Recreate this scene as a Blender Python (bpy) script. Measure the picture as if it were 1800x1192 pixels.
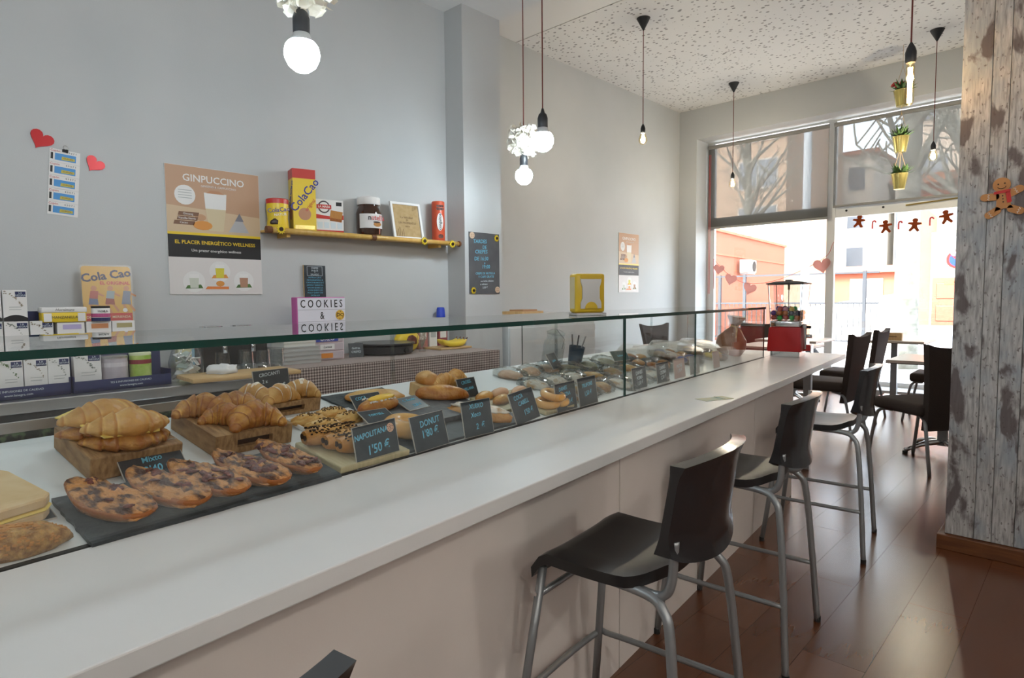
import bpy, bmesh, math, random
from mathutils import Vector, Matrix, noise
R = math.radians
for o in list(bpy.data.objects): bpy.data.objects.remove(o)
scene = bpy.context.scene
col = scene.collection

# ------------------------------------------------------------------ camera
cam_d = bpy.data.cameras.new('camera'); cam = bpy.data.objects.new('camera', cam_d); col.objects.link(cam)
cam_d.sensor_width = 36.0; cam_d.lens = 36.0 * 1083.2 / 1800.0
cam_d.clip_start = .02; cam_d.clip_end = 400
_f = Vector((-0.68807564, 0.72261878, -0.06613632)); _r = Vector((0.72459334, 0.68911552, -0.0091811)); _u = Vector((-0.03894113, 0.05423923, 0.99776836))
cam.matrix_world = Matrix(((_r.x, _u.x, -_f.x, 0), (_r.y, _u.y, -_f.y, 0), (_r.z, _u.z, -_f.z, 1.26), (0, 0, 0, 1)))
scene.camera = cam

# ------------------------------------------------------------------ sky, sun, exposure
world = bpy.data.worlds.new('sky'); scene.world = world; world.use_nodes = True
wn = world.node_tree; wn.nodes.clear()
wo = wn.nodes.new('ShaderNodeOutputWorld'); wb = wn.nodes.new('ShaderNodeBackground'); ws = wn.nodes.new('ShaderNodeTexSky')
ws.sky_type = 'NISHITA'; ws.sun_disc = False; ws.sun_elevation = R(42); ws.sun_rotation = R(200); ws.air_density = 1.0; ws.dust_density = 2.5
wb.inputs[1].default_value = 1.35
whs = wn.nodes.new('ShaderNodeHueSaturation'); whs.inputs['Saturation'].default_value = .45
wn.links.new(ws.outputs[0], whs.inputs['Color']); wn.links.new(whs.outputs[0], wb.inputs[0]); wn.links.new(wb.outputs[0], wo.inputs[0])
sun_d = bpy.data.lights.new('sun', 'SUN'); sun = bpy.data.objects.new('sun', sun_d); col.objects.link(sun)
sun_d.energy = 1.5; sun_d.angle = R(.6); sun_d.color = (1, .95, .88)
sun.rotation_euler = Vector((-.35, .75, -.62)).to_track_quat('-Z', 'Y').to_euler()
vs = scene.view_settings
vs.view_transform = 'Standard'; vs.look = 'None'; vs.gamma = 1.0; vs.use_curve_mapping = False; vs.exposure = 1.3

# ------------------------------------------------------------------ helpers
SK = R(5.7809)          # the counter stands askew to the walls
def c2w(u, v, z=0.0): return Vector((u*math.cos(SK) - v*math.sin(SK), u*math.sin(SK) + v*math.cos(SK), z))
UG, ZL, SL = -1.28, .817, .187
def zf(u): return ZL + SL*(UG - u)
FT = math.atan(SL)

def new_mat(name):
    m = bpy.data.materials.new(name); m.use_nodes = True
    nt = m.node_tree; return m, nt, nt.nodes['Principled BSDF']
_mats = {}
def M(name, c=(.8, .8, .8), rough=.5, metal=0., c2=None, scale=20., bump=0., bscale=None, coat=0., stretch=None, emit=None, es=0., spec=.5, detail=4., lo=.35, hi=.65, alpha=1., vary=0., sss=0., ridge=None):
    """principled material; c2 blends in with noise, bump adds fine relief"""
    if name in _mats: return _mats[name]
    m, nt, b = new_mat(name); N = nt.nodes; L = nt.links
    b.inputs['Base Color'].default_value = (*c, 1); b.inputs['Roughness'].default_value = rough; b.inputs['Metallic'].default_value = metal
    b.inputs['Coat Weight'].default_value = coat; b.inputs['Specular IOR Level'].default_value = spec
    if sss: b.inputs['Subsurface Weight'].default_value = sss; b.inputs['Subsurface Radius'].default_value = (.01, .006, .003)
    if emit: b.inputs['Emission Color'].default_value = (*emit, 1); b.inputs['Emission Strength'].default_value = es
    if c2 or bump or vary:
        tc = N.new('ShaderNodeTexCoord'); mp = N.new('ShaderNodeMapping'); L.new(tc.outputs['Object'], mp.inputs[0])
        if stretch: mp.inputs['Scale'].default_value = stretch
        nz = N.new('ShaderNodeTexNoise'); nz.inputs['Scale'].default_value = scale; nz.inputs['Detail'].default_value = detail
        L.new(mp.outputs[0], nz.inputs['Vector'])
        oi = N.new('ShaderNodeObjectInfo'); ad = N.new('ShaderNodeVectorMath'); ad.operation = 'ADD'
        sc = N.new('ShaderNodeVectorMath'); sc.operation = 'SCALE'; sc.inputs['Scale'].default_value = 37.0
        cb = N.new('ShaderNodeCombineXYZ'); L.new(oi.outputs['Random'], cb.inputs[0]); L.new(oi.outputs['Random'], cb.inputs[1])
        L.new(cb.outputs[0], sc.inputs[0]); L.new(mp.outputs[0], ad.inputs[0]); L.new(sc.outputs[0], ad.inputs[1]); L.new(ad.outputs[0], nz.inputs['Vector'])
        last = None
        if c2:
            rp = N.new('ShaderNodeValToRGB'); rp.color_ramp.elements[0].position = lo; rp.color_ramp.elements[1].position = hi
            rp.color_ramp.elements[0].color = (*c, 1); rp.color_ramp.elements[1].color = (*c2, 1)
            L.new(nz.outputs['Fac'], rp.inputs[0]); last = rp.outputs[0]
        if ridge:
            ge = N.new('ShaderNodeNewGeometry'); pr_ = N.new('ShaderNodeMapRange'); pr_.inputs[1].default_value = .495; pr_.inputs[2].default_value = .56
            rx = N.new('ShaderNodeMix'); rx.data_type = 'RGBA'; rx.inputs[7].default_value = (*ridge, 1); L.new(ge.outputs['Pointiness'], pr_.inputs[0]); L.new(pr_.outputs[0], rx.inputs[0]); L.new(last, rx.inputs[6]); last = rx.outputs[2]
        if vary:
            hs = N.new('ShaderNodeHueSaturation'); mr = N.new('ShaderNodeMapRange')
            mr.inputs[3].default_value = 1 - vary; mr.inputs[4].default_value = 1 + vary
            L.new(oi.outputs['Random'], mr.inputs[0]); L.new(mr.outputs[0], hs.inputs['Value'])
            if last: L.new(last, hs.inputs['Color'])
            else: hs.inputs['Color'].default_value = (*c, 1)
            last = hs.outputs[0]
        if last: L.new(last, b.inputs['Base Color'])
        if bump:
            bp = N.new('ShaderNodeBump'); bp.inputs['Strength'].default_value = bump; bp.inputs['Distance'].default_value = .01
            if bscale:
                n2 = N.new('ShaderNodeTexNoise'); n2.inputs['Scale'].default_value = bscale; L.new(ad.outputs[0], n2.inputs['Vector']); L.new(n2.outputs['Fac'], bp.inputs['Height'])
            else: L.new(nz.outputs['Fac'], bp.inputs['Height'])
            L.new(bp.outputs[0], b.inputs['Normal'])
    _mats[name] = m; return m

def thin_glass(name, tint=(.94, .98, .965), f0=.04, rough=0.0, cap=1.0, body=None, bodyfac=0.):
    """pane glass: clear with a mirror share that grows towards grazing view"""
    if name in _mats: return _mats[name]
    m = bpy.data.materials.new(name); m.use_nodes = True; nt = m.node_tree; nt.nodes.clear(); N = nt.nodes; L = nt.links
    out = N.new('ShaderNodeOutputMaterial'); mx = N.new('ShaderNodeMixShader'); tr = N.new('ShaderNodeBsdfTransparent'); gl = N.new('ShaderNodeBsdfGlossy')
    tr.inputs[0].default_value = (*tint, 1); gl.inputs['Roughness'].default_value = rough; gl.inputs['Color'].default_value = (1, 1, 1, 1)
    lw = N.new('ShaderNodeLayerWeight'); lw.inputs[0].default_value = .5
    p = N.new('ShaderNodeMath'); p.operation = 'POWER'; p.inputs[1].default_value = 5.0
    mu = N.new('ShaderNodeMath'); mu.operation = 'MULTIPLY_ADD'; mu.inputs[1].default_value = (1-f0)*cap; mu.inputs[2].default_value = f0
    L.new(lw.outputs['Facing'], p.inputs[0]); L.new(p.outputs[0], mu.inputs[0]); L.new(mu.outputs[0], mx.inputs[0])
    src = tr.outputs[0]
    if body:
        df = N.new('ShaderNodeBsdfDiffuse'); df.inputs[0].default_value = (*body, 1); m2 = N.new('ShaderNodeMixShader'); m2.inputs[0].default_value = bodyfac
        L.new(tr.outputs[0], m2.inputs[1]); L.new(df.outputs[0], m2.inputs[2]); src = m2.outputs[0]
    L.new(src, mx.inputs[1]); L.new(gl.outputs[0], mx.inputs[2]); L.new(mx.outputs[0], out.inputs[0])
    _mats[name] = m; return m

def bx(bm, x0, x1, y0, y1, z0, z1, mi=0, mat4=None):
    vs_ = [bm.verts.new(p) for p in ((x0,y0,z0),(x1,y0,z0),(x1,y1,z0),(x0,y1,z0),(x0,y0,z1),(x1,y0,z1),(x1,y1,z1),(x0,y1,z1))]
    if mat4:
        for v in vs_: v.co = mat4 @ v.co
    for idx in ((3,2,1,0),(4,5,6,7),(0,1,5,4),(1,2,6,5),(2,3,7,6),(3,0,4,7)):
        f = bm.faces.new([vs_[i] for i in idx]); f.material_index = mi
    return vs_
def box(x0, x1, y0, y1, z0, z1, bev=0., seg=2):
    bm = bmesh.new(); bx(bm, x0, x1, y0, y1, z0, z1)
    if bev: bmesh.ops.bevel(bm, geom=bm.edges[:], offset=bev, segments=seg, affect='EDGES', profile=.5)
    return bm
def tube(pts, r, seg=8, bm=None, closed=False, rs=None):
    bm = bm or bmesh.new(); P = [Vector(p) for p in pts]; n = len(P); rings = []
    prev = None
    for i in range(n):
        if closed: t = P[(i+1) % n] - P[i-1]
        else: t = P[min(i+1, n-1)] - P[max(i-1, 0)]
        t.normalize()
        if prev is None:
            a = Vector((0,0,1)) if abs(t.z) < .9 else Vector((1,0,0)); nx = t.cross(a).normalized()
        else: nx = (prev - t*prev.dot(t)).normalized()
        prev = nx; ny = t.cross(nx); rr = rs[i] if rs else r
        rings.append([bm.verts.new(P[i] + nx*math.cos(2*math.pi*k/seg)*rr + ny*math.sin(2*math.pi*k/seg)*rr) for k in range(seg)])
    for i in range(n if closed else n-1):
        a, b = rings[i], rings[(i+1) % n]
        for k in range(seg): bm.faces.new((a[k], a[(k+1) % seg], b[(k+1) % seg], b[k]))
    if not closed:
        bm.faces.new(rings[0][::-1]); bm.faces.new(rings[-1])
    return bm
def curve_pts(ctrl, n=6):
    """Catmull-Rom through control points"""
    P = [Vector(p) for p in ctrl]; P = [P[0]*2-P[1]] + P + [P[-1]*2-P[-2]]; out = []
    for i in range(1, len(P)-2):
        for k in range(n):
            t = k/n; a, b, c, d = P[i-1:i+3]
            out.append(.5*((2*b) + (c-a)*t + (2*a-5*b+4*c-d)*t*t + (3*b-a-3*c+d)*t**3))
    out.append(P[-2]); return out
def lathe(prof, seg=24, bm=None, c=(0,0,0), caps=True):
    bm = bm or bmesh.new(); c = Vector(c); rings = []
    for r, z in prof:
        rings.append([bm.verts.new(c + Vector((r*math.cos(2*math.pi*k/seg), r*math.sin(2*math.pi*k/seg), z))) for k in range(seg)])
    for a, b in zip(rings, rings[1:]):
        for k in range(seg): bm.faces.new((a[k], a[(k+1) % seg], b[(k+1) % seg], b[k]))
    if caps:
        if prof[0][0] > 1e-5: bm.faces.new(rings[0][::-1])
        if prof[-1][0] > 1e-5: bm.faces.new(rings[-1])
    bmesh.ops.remove_doubles(bm, verts=bm.verts[:], dist=1e-6)
    return bm
def prism(pts, z0, z1, bm=None):
    bm = bm or bmesh.new(); a = [bm.verts.new((x, y, z0)) for x, y in pts]; b = [bm.verts.new((x, y, z1)) for x, y in pts]; n = len(pts)
    bm.faces.new(a[::-1]); bm.faces.new(b)
    for i in range(n): bm.faces.new((a[i], a[(i+1) % n], b[(i+1) % n], b[i]))
    return bm
def lump(rx, ry, rz, seed=0, amp=.1, fr=2., nu=20, nv=12, flat=-.35, pw=1., taper=0., bend=0.):
    """bumpy rounded body lying along x with a flat bottom at z=0"""
    bm = bmesh.new(); rng = Vector((seed*3.7, seed*1.3, seed*7.1)); rings = []
    for j in range(1, nv):
        ph = math.pi*j/nv - math.pi/2; rings.append([])
        for i in range(nu):
            th = 2*math.pi*i/nu
            d = Vector((math.cos(ph)*math.cos(th), math.cos(ph)*math.sin(th), math.sin(ph)))
            e = Vector([math.copysign(abs(q)**pw, q) for q in d])
            k = 1 + amp*noise.noise(d*fr + rng)
            x, y, z = e.x*rx*k, e.y*ry*k, max(e.z, flat)*rz*k
            y *= 1 - taper*abs(x/rx)**2; y += bend*(x/rx)**2*ry
            rings[-1].append(bm.verts.new((x, y, z + rz*-flat)))
    s = bm.verts.new((0, 0, 0)); t = bm.verts.new((0, 0, rz*(1-flat)*(1+amp*noise.noise(Vector((0,0,fr))+rng))))
    for a, b in zip(rings, rings[1:]):
        for i in range(nu): bm.faces.new((a[i], a[(i+1) % nu], b[(i+1) % nu], b[i]))
    for i in range(nu): bm.faces.new((s, rings[0][(i+1) % nu], rings[0][i])); bm.faces.new((t, rings[-1][i], rings[-1][(i+1) % nu]))
    return bm
def croissant_bm(L=.13, rad=.026, bend=1.1, n=72, seg=16, seed=0, ridges=7):
    """crescent of rolled dough with stepped layers"""
    bm = bmesh.new(); arc = bend*2; Rr = L/arc; rings = []
    for i in range(n+1):
        t = i/n; a = (t-.5)*arc; c = Vector((Rr*math.sin(a), Rr*(math.cos(a)-1), 0)); nx = Vector((math.sin(a), math.cos(a), 0))
        env = max(.16, math.sin(math.pi*(.03+.94*t))**.75); q = abs(t-.5 + .012*math.sin(t*17+seed*2))*2*ridges/2; saw = (q % 1.0)
        r = rad*env*(1.12 - .25*saw**1.3); ring = []
        for k in range(seg):
            th = 2*math.pi*k/seg
            k2 = 1 + .06*noise.noise(Vector((t*9, math.cos(th)*1.5+seed*5, math.sin(th)*1.5)))
            p = c + nx*math.cos(th)*r*k2*1.1 + Vector((0,0,1))*max(math.sin(th), -.72)*r*k2
            ring.append(bm.verts.new(p + Vector((0,0,rad*env*.72 + .0))))
        rings.append(ring)
    for a, b in zip(rings, rings[1:]):
        for k in range(seg): bm.faces.new((a[k], a[(k+1) % seg], b[(k+1) % seg], b[k]))
    bm.faces.new(rings[0][::-1]); bm.faces.new(rings[-1]); return bm
def mesh(name, bm, mats, smooth=False):
    bmesh.ops.recalc_face_normals(bm, faces=bm.faces[:])
    me = bpy.data.meshes.new(name); bm.to_mesh(me); bm.free()
    for m in (mats if isinstance(mats, (list, tuple)) else [mats]): me.materials.append(m)
    if smooth:
        me.polygons.foreach_set('use_smooth', [True]*len(me.polygons))
        if smooth != 'all': me.set_sharp_from_angle(angle=R(38))
    return me
def obj(name, bm, mats, parent=None, loc=(0,0,0), rot=(0,0,0), smooth=False, label=None):
    me = bm if isinstance(bm, bpy.types.Mesh) else mesh(name, bm, mats, smooth)
    o = bpy.data.objects.new(name, me); col.objects.link(o); o.parent = parent; o.location = loc; o.rotation_euler = rot
    if label: o['label'] = label
    return o
def tag(o, label, cat, group=None, kind=None):
    o['label'] = label; o['category'] = cat
    if group: o['group'] = group
    if kind: o['kind'] = kind
    return o
def thing(name, label, cat, loc=(0,0,0), rot=(0,0,0), group=None):
    o = bpy.data.objects.new(name, None); col.objects.link(o); o.location = loc; o.rotation_euler = rot; o.empty_display_size = .05
    return tag(o, label, cat, group)
def struct(name, bm, mats, label=None, smooth=False):
    o = obj(name, bm, mats, smooth=smooth); o['kind'] = 'structure'
    if label: o['label'] = label
    return o
def copy_tree(o, parent=None):
    c = o.copy(); col.objects.link(c); c.parent = parent
    for ch in list(o.children): copy_tree(ch, c)
    return c
def txt(parent, body, size, xy, m, z=.0012, rot=0., shear=0., sx=1., align='CENTER', name='lettering', bold=0., ext=.0003):
    cu = bpy.data.curves.new('t', 'FONT'); cu.body = body; cu.size = size; cu.align_x = align; cu.align_y = 'CENTER'; cu.shear = shear
    cu.resolution_u = 2; cu.extrude = ext; cu.offset = bold*size; cu.space_line = .95
    t = bpy.data.objects.new('t', cu); col.objects.link(t); dg = bpy.context.evaluated_depsgraph_get(); dg.update()
    me = bpy.data.meshes.new_from_object(t.evaluated_get(dg)); bpy.data.objects.remove(t); bpy.data.curves.remove(cu)
    me.name = name; me.materials.clear(); me.materials.append(m)
    o = bpy.data.objects.new(name, me); col.objects.link(o); o.parent = parent; o.location = (xy[0], xy[1], z); o.rotation_euler = (0, 0, rot); o.scale = (sx, 1, 1)
    return o
def disc(r, z0, z1, n=20, sx=1., sy=1.): return prism([(r*sx*math.cos(2*math.pi*k/n), r*sy*math.sin(2*math.pi*k/n)) for k in range(n)], z0, z1)
def star_disc(r1, r0, n, z0, z1): return prism([((r1 if k % 2 else r0)*math.cos(math.pi*k/n), (r1 if k % 2 else r0)*math.sin(math.pi*k/n)) for k in range(2*n)], z0, z1)
def rrect(w, h, r, n=5):
    pts = []
    for cx, cy, a in ((w/2-r, h/2-r, 0), (-w/2+r, h/2-r, 90), (-w/2+r, -h/2+r, 180), (w/2-r, -h/2+r, 270)):
        for k in range(n+1): pts.append((cx + r*math.cos(R(a+90*k/n)), cy + r*math.sin(R(a+90*k/n))))
    return pts
STAND = R(90); WALLR = (STAND, 0, STAND)       # a panel that stands and faces +x, its text running along +y

# ------------------------------------------------------------------ materials
m_wall = M('wall paint', (.50, .515, .52), .75, c2=(.535, .545, .55), scale=1.3, bump=.03, bscale=160)
m_ceil = M('ceiling paint', (.70, .69, .68), .85)
m_white = M('white laminate', (.70, .72, .725), .34, c2=(.74, .75, .755), scale=3, bump=.012, bscale=240)
m_panel = M('panel laminate', (.71, .66, .625), .5, c2=(.75, .70, .66), scale=2.5, bump=.02, bscale=300)
m_trimw = M('white frame paint', (.72, .72, .71), .4)
m_steel = M('brushed steel', (.55, .56, .57), .32, 1.0, bump=.03, scale=60, stretch=(1, .03, 1))
m_chrome = M('chrome', (.75, .75, .76), .12, 1.0)
m_tube = M('grey tube lacquer', (.30, .32, .335), .33, .55)
m_black = M('black plastic', (.016, .016, .017), .33, bump=.05, scale=500, spec=.5)
m_bgloss = M('black gloss plastic', (.018, .018, .02), .16, spec=.6)
m_dark = M('dark rubber', (.012, .012, .012), .7)
m_wood = M('bamboo block', (.22, .115, .045), .55, c2=(.40, .24, .105), scale=16, stretch=(1, 7, 3), bump=.08)
m_woodl = M('light wood', (.52, .33, .14), .5, c2=(.62, .42, .2), scale=12, stretch=(8, 1, 1))
m_woodg = M('pale green-grey board', (.42, .36, .2), .55, c2=(.5, .43, .26), scale=12, stretch=(1, 8, 1))
m_slate = M('slate stone', (.03, .038, .043), .6, c2=(.055, .064, .068), scale=14, bump=.25, bscale=60)
m_slate2 = M('rough slate', (.06, .065, .075), .55, c2=(.11, .115, .12), scale=10, bump=.5, bscale=26)
m_crust = M('golden crust', (.40, .155, .02), .34, c2=(.70, .39, .085), scale=24, bump=.35, bscale=90, vary=.12, lo=.40, hi=.60, ridge=(.30, .09, .010))
m_crustp = M('pale crust', (.55, .30, .075), .42, c2=(.78, .53, .20), scale=22, bump=.3, bscale=80, vary=.1, ridge=(.48, .21, .04))
m_crumb = M('bread crumb', (.76, .62, .4), .8, c2=(.83, .72, .5), scale=40, bump=.3)
m_top = M('melted topping', (.07, .025, .012), .5, c2=(.56, .26, .085), scale=48, bump=1.0, bscale=95, lo=.40, hi=.56, vary=.1, stretch=(.6, 1, 1), detail=8)
m_topd = M('burnt bacon', (.055, .012, .012), .45, c2=(.2, .045, .025), scale=60, bump=.6)
m_cheese = M('yellow cheese', (.82, .63, .16), .4)
m_choc = M('chocolate', (.03, .012, .006), .4)
m_sugar = M('icing sugar', (.8, .74, .66), .9, c2=(.55, .33, .14), scale=34, bump=.3, lo=.5, hi=.7)
m_glaze = M('donut glaze', (.60, .30, .07), .14, c2=(.72, .42, .14), scale=8, coat=.6)
m_pink = M('pinkish bun', (.62, .36, .22), .5, c2=(.7, .46, .3), scale=18, bump=.1)
m_seed = M('seeds', (.02, .012, .01), .6, c2=(.3, .16, .05), scale=120)
m_seedb = M('seed crust', (.24, .10, .02), .7, c2=(.52, .30, .09), scale=75, bump=1.0, bscale=110)
m_custard = M('custard', (.85, .55, .07), .25)
m_cardk = M('blackboard card', (.022, .03, .038), .42, c2=(.04, .05, .06), scale=30)
m_rim = M('card rim', (.45, .42, .38), .6)
m_chalk = M('blue chalk', (.16, .52, .72), .8)
m_chalkw = M('white chalk', (.62, .70, .75), .8)
m_paper = M('white print', (.76, .75, .74), .55)
m_blackp = M('black print', (.012, .012, .014), .5)
m_navy = M('navy card', (.018, .026, .10), .5)
m_yellow = M('yellow pack', (.78, .56, .03), .35)
m_red = M('red pack', (.52, .03, .025), .35)
m_blueink = M('blue ink', (.02, .03, .25), .4)
m_gold = M('brass pot', (.56, .47, .17), .26, .8)
m_leaf = M('green leaf', (.045, .10, .03), .6, c2=(.10, .20, .05), scale=40)
m_cord = M('red textile cord', (.16, .035, .03), .8)
m_socket = M('black socket', (.02, .022, .026), .45)
m_pane = thin_glass('case pane glass', (.985, .995, .99), f0=.045)
m_plate = thin_glass('case top glass', (.972, .99, .98), f0=.05)
m_edge = M('green glass edge', (.004, .045, .035), .12, spec=.6)
m_clear = thin_glass('clear glassware', (.87, .90, .90), f0=.09)
m_film = thin_glass('plastic wrap', (.86, .88, .87), f0=.10, rough=.12)
m_winglass = thin_glass('window glass', (.96, .98, .97), f0=.04)
m_cloth = M('dark brown fabric', (.042, .030, .026), .9, bump=.15, scale=300, c2=(.062, .046, .040))
m_tabletop = M('table laminate', (.55, .47, .40), .3)

def m_emit(name, c, s, glass=False):
    m, nt, b = new_mat(name); b.inputs['Base Color'].default_value = (*c, 1); b.inputs['Emission Color'].default_value = (*c, 1); b.inputs['Emission Strength'].default_value = s; b.inputs['Roughness'].default_value = .3
    return m
m_led = m_emit('lit led globe', (.80, .93, 1.0), 38.0)
m_ledfill = m_emit('warm fill globe', (1.0, .93, .84), 104.0)  # glow of the added out-of-frame aisle lamps
m_fil = m_emit('glowing filament', (1.0, .78, .42), 60.0)
m_tubefil = m_emit('glowing tube filament', (1.0, .62, .28), 40.0)
m_amber = thin_glass('amber bulb glass', (.98, .90, .70), f0=.06)
m_lightbox = M('lightbox front', (.72, .72, .8), .4)

def checker_mat():
    m, nt, b = new_mat('gingham cloth'); N = nt.nodes; L = nt.links
    tc = N.new('ShaderNodeTexCoord'); sp = N.new('ShaderNodeSeparateXYZ'); L.new(tc.outputs['Object'], sp.inputs[0])
    def band(out):
        a = N.new('ShaderNodeMath'); a.operation = 'MULTIPLY'; a.inputs[1].default_value = 1/.0135; L.new(out, a.inputs[0])
        f = N.new('ShaderNodeMath'); f.operation = 'FRACT'; L.new(a.outputs[0], f.inputs[0])
        g = N.new('ShaderNodeMath'); g.operation = 'GREATER_THAN'; g.inputs[1].default_value = .45; L.new(f.outputs[0], g.inputs[0]); return g.outputs[0]
    ad2 = N.new('ShaderNodeMath'); ad2.operation = 'ADD'; L.new(sp.outputs[0], ad2.inputs[0]); L.new(sp.outputs[2], ad2.inputs[1])
    s = N.new('ShaderNodeMath'); s.operation = 'ADD'; L.new(band(sp.outputs[1]), s.inputs[0]); L.new(band(ad2.outputs[0]), s.inputs[1])
    h = N.new('ShaderNodeMath'); h.operation = 'MULTIPLY'; h.inputs[1].default_value = .5; L.new(s.outputs[0], h.inputs[0])
    rp = N.new('ShaderNodeValToRGB'); rp.color_ramp.elements[0].color = (.68, .60, .54, 1); rp.color_ramp.elements[1].color = (.10, .065, .06, 1)
    e = rp.color_ramp.elements.new(.5); e.color = (.34, .255, .235, 1); L.new(h.outputs[0], rp.inputs[0]); L.new(rp.outputs[0], b.inputs['Base Color']); b.inputs['Roughness'].default_value = .85
    return m
m_check = checker_mat()

def dotted_ceiling():
    m, nt, b = new_mat('fissured ceiling tile'); N = nt.nodes; L = nt.links
    tc = N.new('ShaderNodeTexCoord'); mp = N.new('ShaderNodeMapping'); mp.inputs['Scale'].default_value = (17, 21, 17); L.new(tc.outputs['Object'], mp.inputs[0])
    vo = N.new('ShaderNodeTexVoronoi'); vo.inputs['Scale'].default_value = 1.0; vo.inputs['Randomness'].default_value = .9; L.new(mp.outputs[0], vo.inputs['Vector'])
    wn_ = N.new('ShaderNodeTexWhiteNoise'); L.new(vo.outputs['Position'], wn_.inputs['Vector'])
    mr = N.new('ShaderNodeMapRange'); mr.inputs[3].default_value = .10; mr.inputs[4].default_value = .33; L.new(wn_.outputs['Value'], mr.inputs[0])
    lt = N.new('ShaderNodeMath'); lt.operation = 'LESS_THAN'; L.new(vo.outputs['Distance'], lt.inputs[0]); L.new(mr.outputs[0], lt.inputs[1])
    mx = N.new('ShaderNodeMix'); mx.data_type = 'RGBA'; mx.inputs[6].default_value = (.68, .67, .66, 1); mx.inputs[7].default_value = (.27, .26, .26, 1)
    L.new(lt.outputs[0], mx.inputs[0]); L.new(mx.outputs[2], b.inputs['Base Color']); b.inputs['Roughness'].default_value = .9
    return m
m_dots = dotted_ceiling()

def floor_mat():
    m, nt, b = new_mat('red-brown laminate'); N = nt.nodes; L = nt.links
    tc = N.new('ShaderNodeTexCoord'); mp = N.new('ShaderNodeMapping'); mp.inputs['Scale'].default_value = (22, 1.6, 1); L.new(tc.outputs['Object'], mp.inputs[0])
    oi = N.new('ShaderNodeObjectInfo'); ad = N.new('ShaderNodeVectorMath'); ad.operation = 'ADD'; cb = N.new('ShaderNodeCombineXYZ'); mu = N.new('ShaderNodeMath'); mu.operation = 'MULTIPLY'; mu.inputs[1].default_value = 50
    L.new(oi.outputs['Random'], mu.inputs[0]); L.new(mu.outputs[0], cb.inputs[0]); L.new(mu.outputs[0], cb.inputs[1]); L.new(mp.outputs[0], ad.inputs[0]); L.new(cb.outputs[0], ad.inputs[1])
    nz = N.new('ShaderNodeTexNoise'); nz.inputs['Scale'].default_value = 1.2; nz.inputs['Detail'].default_value = 3; nz.inputs['Distortion'].default_value = .3; L.new(ad.outputs[0], nz.inputs['Vector'])
    rp = N.new('ShaderNodeValToRGB'); rp.color_ramp.elements[0].position = .3; rp.color_ramp.elements[1].position = .75
    rp.color_ramp.elements[0].color = (.118, .0395, .0150, 1); rp.color_ramp.elements[1].color = (.130, .0445, .0172, 1); L.new(nz.outputs['Fac'], rp.inputs[0])
    hs = N.new('ShaderNodeHueSaturation'); mr = N.new('ShaderNodeMapRange'); mr.inputs[3].default_value = .85; mr.inputs[4].default_value = 1.12
    L.new(oi.outputs['Random'], mr.inputs[0]); L.new(mr.outputs[0], hs.inputs['Value']); L.new(rp.outputs[0], hs.inputs['Color']); L.new(hs.outputs[0], b.inputs['Base Color'])
    b.inputs['Roughness'].default_value = .27; b.inputs['Specular IOR Level'].default_value = 1.0
    return m
m_floor = floor_mat()

def weathered():
    m, nt, b = new_mat('weathered painted plank'); N = nt.nodes; L = nt.links
    tc = N.new('ShaderNodeTexCoord'); oi = N.new('ShaderNodeObjectInfo')
    cb = N.new('ShaderNodeCombineXYZ'); mu = N.new('ShaderNodeMath'); mu.operation = 'MULTIPLY'; mu.inputs[1].default_value = 31
    L.new(oi.outputs['Random'], mu.inputs[0]); L.new(mu.outputs[0], cb.inputs[0]); L.new(mu.outputs[0], cb.inputs[2])
    ad = N.new('ShaderNodeVectorMath'); ad.operation = 'ADD'; L.new(tc.outputs['Object'], ad.inputs[0]); L.new(cb.outputs[0], ad.inputs[1])
    def nz(scale, st, det=6, dist=0.):
        mp = N.new('ShaderNodeMapping'); mp.inputs['Scale'].default_value = st; L.new(ad.outputs[0], mp.inputs[0])
        n = N.new('ShaderNodeTexNoise'); n.inputs['Scale'].default_value = scale; n.inputs['Detail'].default_value = det; n.inputs['Distortion'].default_value = dist; L.new(mp.outputs[0], n.inputs['Vector']); return n.outputs['Fac']
    def ramp(fac, els):
        r = N.new('ShaderNodeValToRGB'); r.color_ramp.elements[0].position, c0 = els[0]; r.color_ramp.elements[0].color = (*c0, 1)
        r.color_ramp.elements[1].position, c1 = els[-1]; r.color_ramp.elements[1].color = (*c1, 1)
        for p, c in els[1:-1]: e = r.color_ramp.elements.new(p); e.color = (*c, 1)
        L.new(fac, r.inputs[0]); return r.outputs[0]
    def mix(f, a, c):
        x = N.new('ShaderNodeMix'); x.data_type = 'RGBA'; L.new(f, x.inputs[0]); L.new(a, x.inputs[6])
        if isinstance(c, tuple): x.inputs[7].default_value = (*c, 1)
        else: L.new(c, x.inputs[7])
        return x.outputs[2]
    grain = ramp(nz(16, (6, 6, .7), 10, .3), [(.28, (.20, .195, .195)), (.5, (.40, .395, .39)), (.72, (.55, .55, .55))])
    blue = ramp(nz(5, (1, 1, .7)), [(.5, (0, 0, 0)), (.66, (.75, .75, .75))])
    c = mix(blue, grain, (.27, .32, .37))
    patch = ramp(nz(6.0, (1.6, 1.6, .7), 12, .3), [(.545, (0, 0, 0)), (.60, (.9, .9, .9))])
    c = mix(patch, c, (.10, .078, .078))
    rust = ramp(nz(6.5, (1, 1, .5), 3), [(.68, (0, 0, 0)), (.78, (.7, .7, .7))])
    c = mix(rust, c, (.19, .09, .05))
    flk = ramp(nz(70, (1, 1, .5), 6), [(.60, (0, 0, 0)), (.66, (.75, .75, .75))])
    c = mix(flk, c, (.09, .07, .065))
    L.new(c, b.inputs['Base Color']); b.inputs['Roughness'].default_value = .6
    bp = N.new('ShaderNodeBump'); bp.inputs['Strength'].default_value = .3; bp.inputs['Distance'].default_value = .004; L.new(c, bp.inputs['Height']); L.new(bp.outputs[0], b.inputs['Normal'])
    return m
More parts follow.
